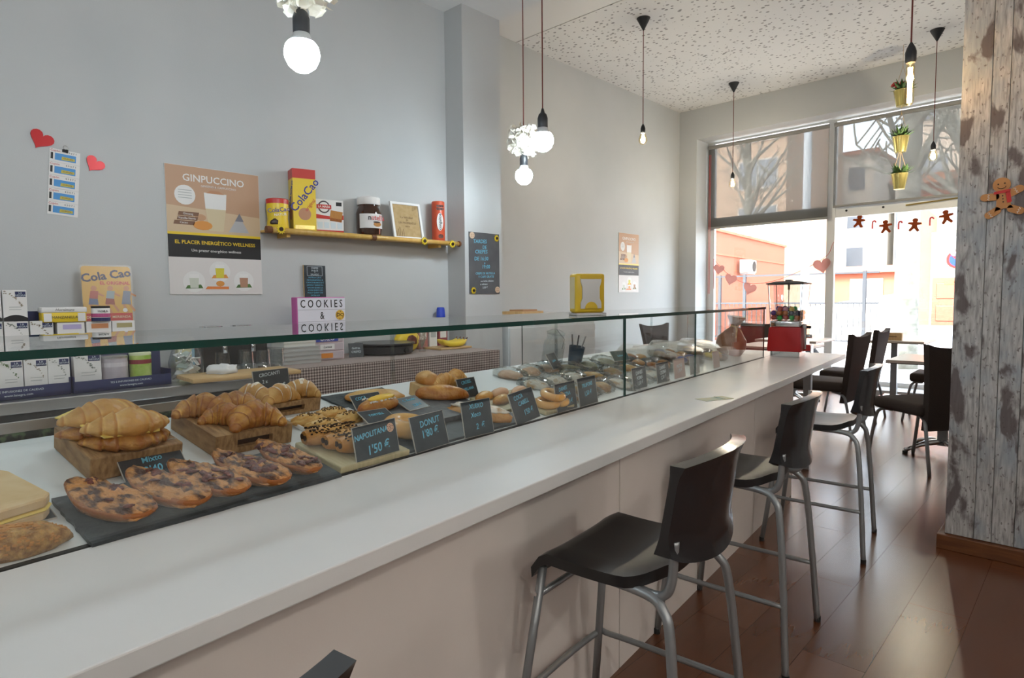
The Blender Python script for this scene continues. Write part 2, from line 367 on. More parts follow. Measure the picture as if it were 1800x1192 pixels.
m_plank = weathered()

def blind_mat():
    m = bpy.data.materials.new('roller screen fabric'); m.use_nodes = True; nt = m.node_tree; nt.nodes.clear(); N = nt.nodes; L = nt.links
    out = N.new('ShaderNodeOutputMaterial'); mx = N.new('ShaderNodeMixShader'); tr = N.new('ShaderNodeBsdfTransparent'); df = N.new('ShaderNodeBsdfDiffuse'); tl = N.new('ShaderNodeBsdfTranslucent'); m2 = N.new('ShaderNodeMixShader')
    df.inputs[0].default_value = (.20, .195, .18, 1); tl.inputs[0].default_value = (.12, .115, .11, 1); tr.inputs[0].default_value = (1, 1, 1, 1)
    m2.inputs[0].default_value = .5; mx.inputs[0].default_value = .71
    L.new(df.outputs[0], m2.inputs[1]); L.new(tl.outputs[0], m2.inputs[2]); L.new(tr.outputs[0], mx.inputs[1]); L.new(m2.outputs[0], mx.inputs[2]); L.new(mx.outputs[0], out.inputs[0])
    return m
m_blind = blind_mat()
def translucent(name, c):
    m = bpy.data.materials.new(name); m.use_nodes = True; nt = m.node_tree; nt.nodes.clear(); N = nt.nodes
    out = N.new('ShaderNodeOutputMaterial'); mx = N.new('ShaderNodeMixShader'); df = N.new('ShaderNodeBsdfDiffuse'); tl = N.new('ShaderNodeBsdfTranslucent')
    df.inputs[0].default_value = (*c, 1); tl.inputs[0].default_value = (*c, 1); mx.inputs[0].default_value = .5
    nt.links.new(df.outputs[0], mx.inputs[1]); nt.links.new(tl.outputs[0], mx.inputs[2]); nt.links.new(mx.outputs[0], out.inputs[0]); _mats[name] = m; return m
m_pinkpaper = translucent('dusty pink paper', (.66, .42, .38)); m_stick = translucent('sticker brown', (.28, .08, .03)); m_stickr = translucent('sticker red', (.35, .06, .05))

# ------------------------------------------------------------------ room shell
fl = struct('floor', box(-4.9, 4.2, -3.2, 9.2, -.06, -.0035), m_floor, 'glossy red-brown wood floor')
pm_full = mesh('plank', box(-.0994, .0994, -.6442, .6442, -.0035, 0), m_floor); pm_half = mesh('plank', box(-.0994, .0994, -.3217, .3217, -.0035, 0), m_floor)
for ci in range(34):
    x = -4.618 + .2*ci
    if ci % 2 == 0: cells = [(-1.63 + 1.29*(k+.5), pm_full) for k in range(8)]
    else: cells = [(-1.63+.3225, pm_half)] + [(-1.63 + .645 + 1.29*(k+.5), pm_full) for k in range(7)] + [(8.69-.3225, pm_half)]
    for y, me in cells: obj('plank', me, None, fl, (x, y, 0))
struct('ceiling', box(-4.9, 4.2, -3.2, 3.01, 3.10, 4.3), m_ceil, 'plain white lower ceiling over the bar')
struct('ceiling', box(-4.9, 4.2, 3.01, 5.06, 4.043, 4.3), m_ceil, 'plain white strip of the high ceiling')
struct('ceiling', box(-4.9, 4.2, 5.06, 9.2, 4.038, 4.3), m_dots, 'white ceiling speckled with dark fissures')
struct('wall_left', box(-3.3, -3.125, -3.2, 2.675, 0, 3.10), m_wall, 'pale grey wall behind the bar')
bm = box(-3.3, -2.957, 2.675, 3.01, 0, 3.10); bx(bm, -4.9, -3.3, 2.8, 3.01, 0, 4.2)
struct('wall_pillar', bm, m_wall, 'white wall pillar at the end of the bar')
struct('wall_far', box(-4.9, -4.718, 3.01, 8.69, 0, 4.043), m_wall, 'white side wall of the seating area')
bm = box(-4.9, -4.435, 8.69, 9.2, 0, 4.3); bx(bm, -4.435, -.52, 8.69, 9.2, 3.595, 4.3); bx(bm, -.52, 4.2, 8.69, 9.2, 0, 4.3); bx(bm, -4.435, -.52, 8.69, 9.2, -.06, .072)
struct('wall_front', bm, m_wall, 'white wall around the shop window')
struct('wall_right', box(4.0, 4.2, -3.2, 8.69, 0, 4.3), m_wall); struct('wall_back', box(-3.125, 4.0, -3.2, -3.0, 0, 3.1), m_wall)
# shop window
bm = bmesh.new()
for x0, x1 in ((-4.435, -4.325), (-2.72, -2.618), (-.62, -.52)): bx(bm, x0, x1, 9.07, 9.13, .072, 3.595)
for z0, z1 in ((3.57, 3.595), (2.30, 2.455), (.072, .13)):
    for x0, x1 in ((-4.325, -2.72), (-2.618, -.62)): bx(bm, x0, x1, 9.075, 9.125, z0, z1)
win = struct('window_1', bm, m_trimw, 'white framed shop window with glass door')
for x0, x1 in ((-4.325, -2.72), (-2.618, -.62)):
    for z0, z1 in ((.13, 2.30), (2.455, 3.57)): obj('pane', box(x0, x1, 9.098, 9.104, z0, z1), m_winglass, win)
dc = obj('door_closer', tube([(-1.80, 9.05, 2.375), (-1.23, 9.05, 2.405)], .009), M('brass', (.6, .45, .15), .3, 1.), win)
for x in (-2.48, -2.05): obj('screw', disc(.014, 0, .006), m_dark, win, (x, 9.07, 2.38), (R(90), 0, 0))
# plank-clad pillar on the right
pil = thing('plank_clad_pillar', 'square pillar clad in weathered grey-blue painted planks', 'pillar', (0, 3.65, 0))
obj('core', box(-.49, .75, .012, .42, 0, 4.04), m_wall, pil)
xs = [-.513, -.397, -.330, -.246, -.135, -.02, .09, .2, .31, .43, .54, .65, .76]
for a, b_ in zip(xs, xs[1:]):
    obj('plank', box(-(b_-a)/2+.0012, (b_-a)/2-.0012, 0, .012, .075, 4.035, .0012, 1), m_plank, pil, ((a+b_)/2, 0, 0))
for k in range(4): obj('plank', box(0, .012, -.052, .052, .075, 4.035, .0012, 1), m_plank, pil, (-.513, .065+.106*k, 0))
obj('baseboard', box(-.542, .77, -.03, .45, 0, .072, .004), M('brown skirting', (.105, .035, .012), .4, c2=(.16, .06, .02), scale=8, stretch=(1, 8, 8)), pil)

# ------------------------------------------------------------------ counter
def cbox(name, u0, u1, v0, v1, z0, z1, m, bev=0.): return obj(name, box(u0, u1, v0, v1, z0, z1, bev), m, None, (0, 0, 0), (0, 0, SK))
ct = thing('bar_counter', 'long white bar counter with a plain panelled front', 'counter', c2w(-1.0, 2.0), (0, 0, SK))
obj('ledge', box(-.28, .15, -4.2, 3.205, ZL-.037, ZL, .003), m_white, ct)
for v0, v1 in ((-4.2, -1.75), (-1.748, -.19), (-.188, 1.30), (1.302, 2.10)): obj('front_panel', box(.02, .043, v0+.0012, v1-.0012, .0, ZL-.037), m_panel, ct)
obj('body', box(-.84, .02, -4.2, 2.10, 0, .78), m_panel, ct)
obj('post', box(-.05, .0, 2.78, 2.83, 0, ZL-.037), m_tube, ct)
obj('end_top', box(-.84, -.284, 2.64, 3.205, ZL-.037, ZL, .003), m_white, ct)
# display case
case = thing('glass_display_case', 'long glass pastry display case along the counter', 'display case', c2w(UG, 1.6, ZL), (0, 0, SK))
def slab(u0, u1, v0, v1, z0, z1, thin_axis, mg):
    """glass slab: two clear faces, green edges"""
    bm = bmesh.new(); bx(bm, u0, u1, v0, v1, z0, z1); bm.normal_update()
    for f in bm.faces: f.material_index = 0 if abs(f.normal[thin_axis]) > .9 else 1
    return mesh('pane', bm, [mg, m_edge])
V0 = -1.6
for a, b_ in ((-3.6, .862), (.870, 1.695), (1.70, 3.0)): obj('front_pane', slab(-.004, .004, a, b_, 0.001, .347, 0, m_pane), None, case)
for a, b_ in ((-3.6, .866), (.867, 1.697), (1.698, 3.0)): obj('top_pane', slab(-.58, .012, a, b_, .348, .3635, 2, m_plate), None, case)
obj('end_pane', slab(-.57, -.005, 3.0, 3.008, 0.001, .347, 1, m_pane), None, case)
obj('divider_pane', slab(-.57, -.006, .862, .870, .10, .347, 1, m_pane), None, case)
bm = bmesh.new(); vsx = [(-.005, -3.6, -.012), (-.58, -3.6, .098), (-.58, 3.0, .098), (-.005, 3.0, -.012)]
top_ = [bm.verts.new((x, y, z+.012 if x > -.1 else z+.010)) for x, y, z in vsx]; bot_ = [bm.verts.new((x, y, z-.004)) for x, y, z in vsx]
bm.faces.new(top_); bm.faces.new(bot_[::-1])
for i in range(4): bm.faces.new((top_[i], bot_[i], bot_[(i+1) % 4], top_[(i+1) % 4]))
obj('sloping_floor', bm, M('case floor white', (.74, .77, .78), .35), case)
obj('bottom_seal', box(-.012, .006, -3.6, 3.0, -.004, .0015), m_dark, case)
obj('back_rail', box(-.60, -.585, -3.6, -.70, .127, .152), m_steel, case)
obj('printed_strip', box(-.598, -.588, -3.6, -.70, .10, .126), M('leafy strip', (.012, .018, .014), .5, c2=(.10, .16, .08), scale=45, lo=.5, hi=.62), case)
for v in (-2.4, .03, 1.2, 2.4): obj('back_post', box(-.598, -.586, v, v+.012, .10, .349), m_clear, case)

# ------------------------------------------------------------------ roller blinds
def blind(label, x0, x1, z0, z1):
    t = thing('roller_blind', label, 'blind', ((x0+x1)/2, 9.02, z1), group='grey roller blinds in the shop window')
    w = (x1-x0)/2
    obj('fabric', box(-w, w, -.001, .001, z0-z1, -.01), m_blind, t)
    obj('roller', tube([(-w, 0, 0), (w, 0, 0)], .028, 12), M('blind grey', (.25, .245, .235), .6), t)
    obj('bottom_bar', box(-w, w, -.008, .008, z0-z1-.03, z0-z1, .003), _mats['blind grey'], t)
    return t
b1 = blind('grey translucent roller blind left of the white mullion', -4.405, -2.70, 2.315, 3.515)
b2 = blind('grey translucent roller blind over the glass door', -2.635, -.60, 2.455, 3.515)
ch = thing('blind_chain', 'pale pull chain hanging from the left roller blind', 'cord', (-4.36, 8.98, 1.3)); obj('loop', tube([(-.01, 0, 0), (-.01, 0, 2.1), (.01, 0, 2.1), (.01, 0, 0)], .003, 6, closed=True), m_red, ch)

# ------------------------------------------------------------------ street outside
struct('ground', box(-40, 25, 9.2, 70, -.25, -.08), M('street paving', (.44, .43, .41), .8, c2=(.50, .485, .465), scale=.8), 'pale street paving outside')
m_brick = M('red brick', (.31, .09, .048), .8, c2=(.37, .12, .07), scale=30, stretch=(1, 1, 6))
m_pinkw = M('ochre render', (.40, .28, .195), .85, c2=(.45, .315, .225), scale=1)
m_cream = M('cream render', (.54, .50, .44), .85); m_winb = M('far window', (.12, .14, .17), .2); m_roof = M('terracotta', (.35, .13, .07), .8)
def building(label, x0, x1, y0, y1, h, mw, wins, roof=True, win_w=1.0, win_h=1.5):
    t = thing('building', label, 'building', ((x0+x1)/2, y0, -.08)); w = (x1-x0)/2
    obj('wall', box(-w, w, 0, y1-y0, 0, h), mw, t)
    if roof: obj('roof', prism([(-w-.3, -.35), (w+.3, -.35), (w+.3, y1-y0+.3), (-w-.3, y1-y0+.3)], h, h+.25), m_roof, t)
    for x, z in wins:
        wn2 = obj('window', box(-win_w/2-.07, win_w/2+.07, -.05, .02, -.07, win_h+.07), m_cream, t, (x-(x0+x1)/2, 0, z)); obj('window_pane', box(-win_w/2, win_w/2, -.06, -.045, 0, win_h), m_winb, wn2)
    return t
bA = thing('building', 'low red brick building behind the fence', 'building', (-8.47, 18, -.08), (0, 0, R(6.3)))
obj('wall', box(-7, 0, -3, 8, 0, 3.3), m_brick, bA); obj('coping', box(-7.05, .06, -3.05, 8.06, 3.3, 3.38), m_roof, bA)
for z in (1.1, 2.6): obj('string_course', box(0, .03, -3, 8, z, z+.05), m_roof, bA)
ac = thing('air_conditioner', 'white air conditioner unit on the brick wall', 'air conditioner', (-8.60, 20.2, 2.02), (0, 0, R(6.3))); obj('housing', box(0, .3, -.42, .42, 0, .42, .02), m_cream, ac); obj('grille', disc(.17, 0, .02, 24), m_dark, ac, (.3, .15, .21), (0, R(90), 0)); obj('bracket', box(0, .28, -.36, .36, -.05, 0), m_tube, ac)
building('tall ochre apartment block seen through the left blind', -22, -12.6, 35, 45, 16, m_pinkw, [(x, z) for x in (-19.4, -17.2, -14.7, -13.6) for z in (2, 4.8, 7.4, 10, 12.6)])
building('cream apartment house with tiled roof left of the mullion', -16.5, -11, 46, 54, 10.6, m_cream, [(x, z) for x in (-15.2, -13.4, -12) for z in (3, 5.8, 8.3)])
building('long beige apartment block far behind the trees', -10.6, -5.6, 50, 60, 9, m_cream, [(x, z) for x in (-10, -8.2, -6.6) for z in (3, 6, 9)])
building('tall cream apartment block behind the hanging pots', -6.2, 2, 31, 42, 14, M('sand render', (.46, .38, .31), .85), [(x, z) for x in (-5.2, -3.4, -1.6, .2) for z in (2.5, 5.6, 8.6)])
building('low brick houses beyond the street railing', -7.8, -3.9, 27, 30, 2.2, m_brick, [(-6.6, .9), (-5.0, .9)], win_h=1.0)
hs = building('brick house with a white door surround across the street', -3.75, 3, 20, 24, 4.3, m_brick, [(-1.2, 3.0), (.6, 3.0)], roof=True)
hx = -.375
obj('white_render', box(-3.33-hx, -1.3-hx, -.06, 0, 0, 3.0), m_cream, hs); obj('upper_window', box(-3.22-hx, -2.0-hx, -.09, -.05, 2.93, 3.6), m_winb, hs); obj('fanlight', box(-3.24-hx, -2.2-hx, -.09, -.05, 2.12, 2.5), m_winb, hs)
dr = obj('door', box(-3.28-hx, -2.5-hx, -.12, -.05, .5, 1.78), M('brown door', (.22, .06, .03), .5), hs)
for z in (.62, 1.22): obj('door_panel', box(-3.18-hx, -2.6-hx, -.15, -.115, z, z+.42, .02), _mats['brown door'], dr)
obj('door_plate', box(-3.0-hx, -2.8-hx, -.16, -.118, 1.60, 1.68), m_yellow, dr); obj('step', box(-3.5-hx, -2.3-hx, -.5, 0, 0, .5), M('blue-grey stone', (.35, .4, .45), .7), hs)
sg = thing('no_parking_sign', 'round red and blue no parking sign across the street', 'sign', (-1.93, 14, 0)); obj('post', tube([(0, .02, -.08), (0, .02, 2.1)], .025), m_tube, sg)
obj('red_disc', disc(.17, 0, .02, 28), m_red, sg, (0, 0, 1.9), (R(90), 0, 0)); obj('blue_disc', disc(.125, .02, .024, 28), M('sign blue', (.02, .06, .4), .4), sg, (0, 0, 1.9), (R(90), 0, 0)); obj('red_bar', box(-.015, .015, -.12, .12, .024, .028), m_red, sg, (0, 0, 1.9), (R(90), 0, 0) ).rotation_euler = (R(90), R(-45), 0)
rl = thing('street_railing', 'grey metal railing along the street opposite', 'railing', (-5.6, 16, -.08)); m_rail = M('railing grey', (.05, .053, .06), .95, spec=.05)
for z in (.25, 1.15, 1.86): obj('rail', box(-2.1, 1.95, -.02, .02, z-.02, z+.02), m_rail, rl)
for x in (-1.85, -1.17, .3, 1.65): obj('post', box(x-.035, x+.035, -.035, .035, 0, 1.9), m_rail, rl)
for k in range(34): obj('bar', box(-.008, .008, -.008, .008, .25, 1.15), m_rail, rl, (-2.05+k*.12, 0, 0))
rp_ = thing('ramp_wall', 'white rendered ramp wall behind the railing', 'wall', (-4.4, 17.2, -.08)); obj('wall', mesh('wall', prism([(-2.0, 0), (1.0, 0), (1.0, 1.38), (-2.0, .9)], 0, .2), m_cream), None, rp_, (0, 0, 0), (R(90), 0, 0))
lp = thing('street_lamp_post', 'pale grey lamp post behind the left pane', 'lamp post', (-3.95, 12, -.08)); obj('pole', lathe([(.09, 0), (.075, .5), (.06, 7)], 16), M('pale post', (.5, .54, .58), .5), lp); obj('base', lathe([(.14, 0), (.14, .35), (.09, .42)], 16), _mats['pale post'], lp)
m_bark = M('plane tree bark', (.24, .235, .20), .85, c2=(.14, .14, .115), scale=7, bump=.3)
def tree(label, x, y, r, h, seed, lean=0.):
    t = thing('plane_tree', label, 'tree', (x, y, -.08), group='bare plane trees on the pavement'); rng = random.Random(seed)
    obj('trunk', tube(curve_pts([(0, 0, 0), (lean*.3, 0, h*.4), (lean, .1, h)], 6), r, 12, rs=[r*(1.15 - .45*i/12) for i in range(13)]), m_bark, t, smooth='all')
    for k in range(16):
        a = rng.uniform(0, 6.28); l = rng.uniform(1.6, 3.4); z0 = h*rng.uniform(.45, .97); p0 = Vector((lean*z0/h, .05, z0)); d = Vector((math.cos(a), math.sin(a)*.6, rng.uniform(.5, 1.2)))
        pts = curve_pts([p0, p0 + d*l*.4 + Vector((rng.uniform(-.2, .2), 0, .1)), p0 + d*l], 4); bmx = tube(pts, .05, 6, rs=[.10*(1-.8*i/8) for i in range(9)])
        for j in range(9):
            q = pts[rng.randint(3, 8)]; dd = Vector((rng.uniform(-1, 1), rng.uniform(-.6, .6), rng.uniform(-.1, 1))); tube([q, q+dd*.4, q+dd*.8+Vector((rng.uniform(-.2, .2), 0, .15))], .022, 4, bmx)
        obj('branch', bmx, m_bark, t)
tree('thick pale plane tree trunk just outside the glass door', -2.53, 13, .19, 7, 3)
tree('thinner plane tree standing behind the thick trunk', -2.15, 17.6, .10, 5, 5, .05)
tree('bare plane tree seen through the left blind', -12.5, 30, .2, 10, 8, -.2)
# parked scooter
sc = thing('parked_scooter', 'pale scooter parked on the pavement outside the window', 'scooter', (-4.1, 10.6, -.08), (0, 0, R(20)))
m_sc = M('scooter body', (.55, .6, .66), .3)
for x in (-.6, .6): obj('wheel', lathe([(.10, -.05), (.24, -.05), (.26, 0), (.24, .05), (.10, .05)], 24), m_dark, sc, (x, 0, .26), (R(90), 0, 0), smooth='all')
obj('body', lump(.62, .17, .22, 1, .05), m_sc, sc, (-.25, 0, .36), smooth='all'); obj('saddle', lump(.36, .14, .09, 2, .02), m_dark, sc, (-.3, 0, .70), smooth='all')
obj('leg_shield', lump(.10, .2, .36, 3, .02), m_sc, sc, (.45, 0, .30), (0, R(-14), 0), smooth='all'); obj('windscreen', lump(.03, .19, .2, 4, .02), thin_glass('screen glass', (.75, .82, .88), .08), sc, (.42, 0, .86), (0, R(-18), 0), smooth='all')
obj('handlebar', tube([(.36, -.32, .88), (.42, -.1, .84), (.42, .1, .84), (.36, .32, .88)], .018), m_dark, sc)
for s in (-1, 1): obj('mirror', lump(.02, .09, .07, 5, 0), m_sc, sc, (.4, s*.33, 1.02), smooth='all')

# ------------------------------------------------------------------ pendant lamps
def flower_ball(parent, z, r, seed):
    rng = random.Random(seed); pet = M('paper petal', (.74, .70, .60), .85, c2=(.82, .80, .74), scale=30); bm = bmesh.new()
    for k in range(230):
        d = Vector((rng.gauss(0, 1), rng.gauss(0, 1), rng.gauss(0, 1))).normalized(); t = d.orthogonal().normalized(); t.rotate(Matrix.Rotation(rng.uniform(0, 6.28), 3, d)); s = d.cross(t)
        p = d*r*rng.uniform(.55, .88); w = r*rng.uniform(.16, .26); tip = d*r*rng.uniform(.12, .3)
        vsx = [bm.verts.new(p + Vector((0, 0, z)) + q) for q in (-t*w*.5, t*w*.5, t*w+tip+s*w*.3, s*w*.4+tip*1.4, -t*w+tip+s*w*.1)]
        bm.faces.new(vsx)
    lathe([(0.001, z-r*.62), (r*.62, z), (.001, z+r*.62)], 10, bm)
    o = obj('flower_ball', bm, pet, parent, label='ball of cream paper flowers'); return o
def led_pendant(label, u, v, z, ztop, ball=False, seed=1, warm=False):
    p = c2w(u, v, z); t = thing('pendant_lamp', label, 'lamp', p, (0, 0, 0), 'white globe pendant lamps over the bar')
    bo = obj('bulb', lathe([(.001, -.058), (.025, -.053), (.045, -.037), (.057, -.012), (.059, .006), (.054, .028), (.045, .040)], 28), m_ledfill if warm else m_led, t, smooth='all')
    obj('bulb_neck', lathe([(.045, .040), (.034, .052), (.026, .072)], 24), M('bulb collar', (.6, .63, .66), .4), t, smooth='all')
    obj('socket', lathe([(.026, .068), (.028, .072), (.028, .12), (.022, .14), (.012, .15), (.006, .172)], 20), m_socket, t, smooth=True)
    obj('cord', tube([(0, 0, .17), (0, 0, ztop - z)], .0035, 6), m_cord, t)
    obj('ceiling_rose', lathe([(.008, ztop-z-.09), (.06, ztop-z)], 20), m_socket, t)
    if ball: flower_ball(t, .235, .105, seed)
    return t
led_pendant('white globe pendant lamp with flower ball nearest the camera', -1.879, 1.271, 2.092, 3.10, True, 2)
led_pendant('white globe pendant lamp without flowers above the display case', -1.943, 2.791, 2.106, 3.10)
t = led_pendant('white globe pendant lamp with flower ball beside the wall pillar', -2.157, 2.906, 1.963, 3.30, True, 4); t.scale = (.85,)*3
for k, (u, v) in enumerate(((-1.879, -.25), (-1.879, -1.75))): led_pendant('added unseen white globe pendant brightening the bar, %s behind the camera' % ('first', 'second')[k], u, v, 2.092, 3.10)  # extra lamps out of view, added to raise the brightness around the bar
for k, (x, y) in enumerate(((1.3, .0), (1.5, 2.0), (1.4, -1.8), (2.9, .9))):
    t = led_pendant('added unseen warm globe pendant as fill in the aisle, %s' % ('right of the camera', 'in front of the plank pillar', 'behind the camera', 'near the right wall')[k], 0, 0, 2.3, 3.10, warm=True); t.location = (x, y, 2.3)  # warm lamps added out of frame as fill for counter front and ledge
def edison(label, x, y, z, kind='pear'):
    t = thing('edison_pendant', label, 'lamp', (x, y, z), (0, 0, 0), 'filament pendant lamps in the seating area')
    if kind == 'pear':
        obj('bulb', lathe([(.001, -.115), (.03, -.103), (.044, -.075), (.043, -.05), (.028, -.01), (.02, .02)], 20), m_amber, t, smooth='all')
        for a in (-1, 1): obj('filament', tube([(.008*a, 0, -.02), (.018*a, .006, -.05), (.008*a, 0, -.085)], .0028, 5), m_fil, t)
    else:
        obj('bulb', lathe([(.001, -.20), (.012, -.195), (.019, -.18), (.019, -.02), (.014, .01)], 16), m_amber, t, smooth='all')
        [obj('filament', tube([(.008*math.cos(k*1.57), .008*math.sin(k*1.57), -.02), (.008*math.cos(k*1.57), .008*math.sin(k*1.57), -.185)], .0022, 5), m_tubefil, t) for k in range(4)]
    obj('socket', lathe([(.020, .0), (.024, .012), (.024, .05), (.018, .07), (.005, .095)], 18), m_socket, t, smooth=True)
    obj('cord', tube([(0, 0, .09), (0, 0, 4.04-z)], .004, 6), m_cord, t)
    obj('ceiling_rose', lathe([(.006, 3.92-z), (.068, 4.038-z)], 20), m_socket, t)
    ld = bpy.data.lights.new('bulb_light', 'POINT'); lo_ = bpy.data.objects.new('bulb_light', ld); col.objects.link(lo_); lo_.parent = t; lo_.location = (0, 0, -.06)
    ld.energy = (9.5 if y < 6 else 13.0) if kind == 'pear' else 2.0; ld.shadow_soft_size = .03; ld.color = (1, .97, .93) if kind == 'pear' else (1, .7, .4)
edison('amber filament pendant lamp hanging before the far white wall', -3.41, 5.53, 2.91)
edison('amber filament pendant lamp in front of the left blind', -3.57, 8.0, 2.80)
edison('amber filament pendant lamp right of the hanging pots', -1.345, 7.95, 2.79)
edison('long tubular filament pendant lamp beside the plank pillar', -.695, 3.50, 2.36, 'tube')

# ------------------------------------------------------------------ hanging pots
hp = thing('hanging_planter', 'three brass pots of greenery hanging on one cord', 'planter', (-1.69, 8.15, 2.0))
def pot(z, flower, seed):
    rng = random.Random(seed); p = obj('pot', lathe([(.055, 0), (.085, .17), (.088, .172), (.08, .165), (.055, .02)], 24), m_gold, hp, (0, 0, z-2.0), smooth=True)
    bm = bmesh.new()
    for k in range(90):
        a = rng.uniform(0, 6.28); l = rng.uniform(.06, .15); e = rng.uniform(.2, 1.3); d = Vector((math.cos(a)*math.cos(e), math.sin(a)*math.cos(e), math.sin(e))); q = Vector((math.cos(a)*.05*rng.random(), math.sin(a)*.05*rng.random(), .165)); s = Vector((-math.sin(a), math.cos(a), 0))*.009
        bm.faces.new([bm.verts.new(w) for w in (q-s, q+s, q+d*l*.6+s*1.6, q+d*l, q+d*l*.6-s*1.6)])
    obj('foliage', bm, m_leaf, p)
    if flower:
        for k in range(6): obj('flower', lump(.028, .028, .024, k, .25, 3, 10, 7), m_red, p, (rng.uniform(-.09, .09), rng.uniform(-.05, .05), .20+rng.uniform(0, .06)), smooth='all')
    for s in (-1, 1): obj('cord', tube([(s*.075, 0, .17), (0, 0, .44)], .002, 5), m_woodl, p)
for i, z in enumerate((2.45, 2.86, 3.37)): pot(z, i == 2, 20+i)
obj('cord', tube([(0, 0, .62), (0, 0, .86)], .002, 5), m_woodl, hp); obj('cord', tube([(0, 0, 1.03), (0, 0, 1.37)], .002, 5), m_woodl, hp); obj('cord', tube([(0, 0, 1.81), (0, 0, 2.04)], .002, 5), m_woodl, hp)

# ------------------------------------------------------------------ bar stools
def make_stool():
    t = thing('bar_stool', '', 'stool', group='black bar stools at the counter')
    bm = bmesh.new(); nx, ny = 14, 10; g = []
    for i in range(nx+1):
        s = i/nx; x = -.185 + .335*s; row = []
        zz = .632 - .05*max(0, 1-s/.16)**2 + .012*max(0, (s-.75)/.25)**2 - .008*math.sin(math.pi*s)
        w = .185 - .05*max(0, (s-.70)/.30)**2.2
        for j in range(ny+1):
            q = j/ny*2-1; row.append((x - .018*abs(q)**3*max(0, (s-.7)/.3), q*w, zz + .010*abs(q)**3 - (.006 if abs(q) > .98 else 0)))
        g.append(row)
    top = [[bm.verts.new(p) for p in row] for row in g]; bot = [[bm.verts.new((p[0], p[1]*.985, p[2]-(.028 if j in (0, ny) or i in (0, nx) else .014))) for j, p in enumerate(row)] for i, row in enumerate(g)]
    for i in range(nx):
        for j in range(ny): bm.faces.new((top[i][j], top[i+1][j], top[i+1][j+1], top[i][j+1])); bm.faces.new((bot[i][j], bot[i][j+1], bot[i+1][j+1], bot[i+1][j]))
    for i in range(nx): bm.faces.new((top[i][0], bot[i][0], bot[i+1][0], top[i+1][0])); bm.faces.new((top[i][ny], top[i+1][ny], bot[i+1][ny], bot[i][ny]))
    for j in range(ny): bm.faces.new((top[0][j], top[0][j+1], bot[0][j+1], bot[0][j])); bm.faces.new((top[nx][j], bot[nx][j], bot[nx][j+1], top[nx][j+1]))
    obj('seat', bm, m_black, t, smooth=True)
    # curved backrest with an arched lower lip
    bm = bmesh.new(); ny, nz = 18, 9; F = []; B = []
    for k in range(nz+1):
        s = k/nz; F.append([]); B.append([])
        for j in range(ny+1):
            q = j/ny*2-1; y = q*.19*(1-.0*s); xb = .185 + .028*s*1.2 - .045*(q*q) + .028
            zlo = .705 - .0*q - .035*(1-q*q)**.7; z = zlo + (.905 + .012*(1-q*q) - zlo)*s
            lip = .016*max(0, 1-s/.18) + .010*max(0, (s-.86)/.14)
            F[-1].append(bm.verts.new((xb - .014 - lip*.4, y, z))); B[-1].append(bm.verts.new((xb + .006 + lip, y*1.01, z)))
    for k in range(nz):
        for j in range(ny): bm.faces.new((F[k][j], F[k+1][j], F[k+1][j+1], F[k][j+1])); bm.faces.new((B[k][j], B[k][j+1], B[k+1][j+1], B[k+1][j]))
    for j in range(ny): bm.faces.new((F[0][j], F[0][j+1], B[0][j+1], B[0][j])); bm.faces.new((F[nz][j], B[nz][j], B[nz][j+1], F[nz][j+1]))
    for k in range(nz): bm.faces.new((F[k][0], B[k][0], B[k+1][0], F[k+1][0])); bm.faces.new((F[k][ny], F[k+1][ny], B[k+1][ny], B[k][ny]))
    obj('backrest', bm, m_bgloss, t, smooth=True)
    for s in (-1, 1):
        obj('leg', tube(curve_pts([(.225, s*.235, 0), (.205, s*.205, .3), (.185, s*.185, .52), (.165, s*.175, .575), (.12, s*.165, .598), (-.02, s*.155, .602)], 6), .0115, 10), m_tube, t, smooth='all')
        obj('leg', tube([(-.235, s*.215, 0), (-.165, s*.16, .585)], .0115, 10), m_tube, t, smooth='all')
        obj('back_post', tube(curve_pts([(.04, s*.150, .606), (.13, s*.158, .598), (.165, s*.164, .610), (.180, s*.167, .645), (.184, s*.168, .69), (.186, s*.168, .735)], 6), .0105, 10), m_tube, t, smooth='all')
        obj('rubber_foot', lathe([(.0125, 0), (.0125, .02)], 10), m_dark, t, (.225, s*.235, 0)); obj('rubber_foot', lathe([(.0125, 0), (.0125, .02)], 10), m_dark, t, (-.235, s*.215, 0))
        obj('screw', disc(.006, 0, .003, 10), m_chrome, t, (-.173, s*.182, .52), (R(-90*s), 0, 0))
    obj('footrest', tube(curve_pts([(.208, -.213, .235), (.05, -.212, .237), (-.17, -.205, .24), (-.212, -.17, .24), (-.212, .17, .24), (-.17, .205, .24), (.05, .212, .237), (.208, .213, .235)], 6), .009, 8), m_tube, t, smooth='all')
    obj('crossbar', tube([(-.175, -.167, .51), (-.175, .167, .51)], .0085, 8), m_tube, t, smooth='all')
    return t
stool0 = make_stool()
for i, (u, v, a, lab) in enumerate(((-.705, 1.40, 0, 'black plastic bar stool with grey legs nearest in full view'), (-.715, 2.31, 0, 'black plastic bar stool in the middle of the row'), (-.665, 3.46, 2, 'black plastic bar stool farthest along, close to the window chairs'), (-.70, .175, 0, 'black bar stool showing only its backrest top at the bottom edge'))):
    o = stool0 if i == 0 else copy_tree(stool0)
    o.location = c2w(u, v, 0); o.rotation_euler = (0, 0, SK + R(a)); o['label'] = lab

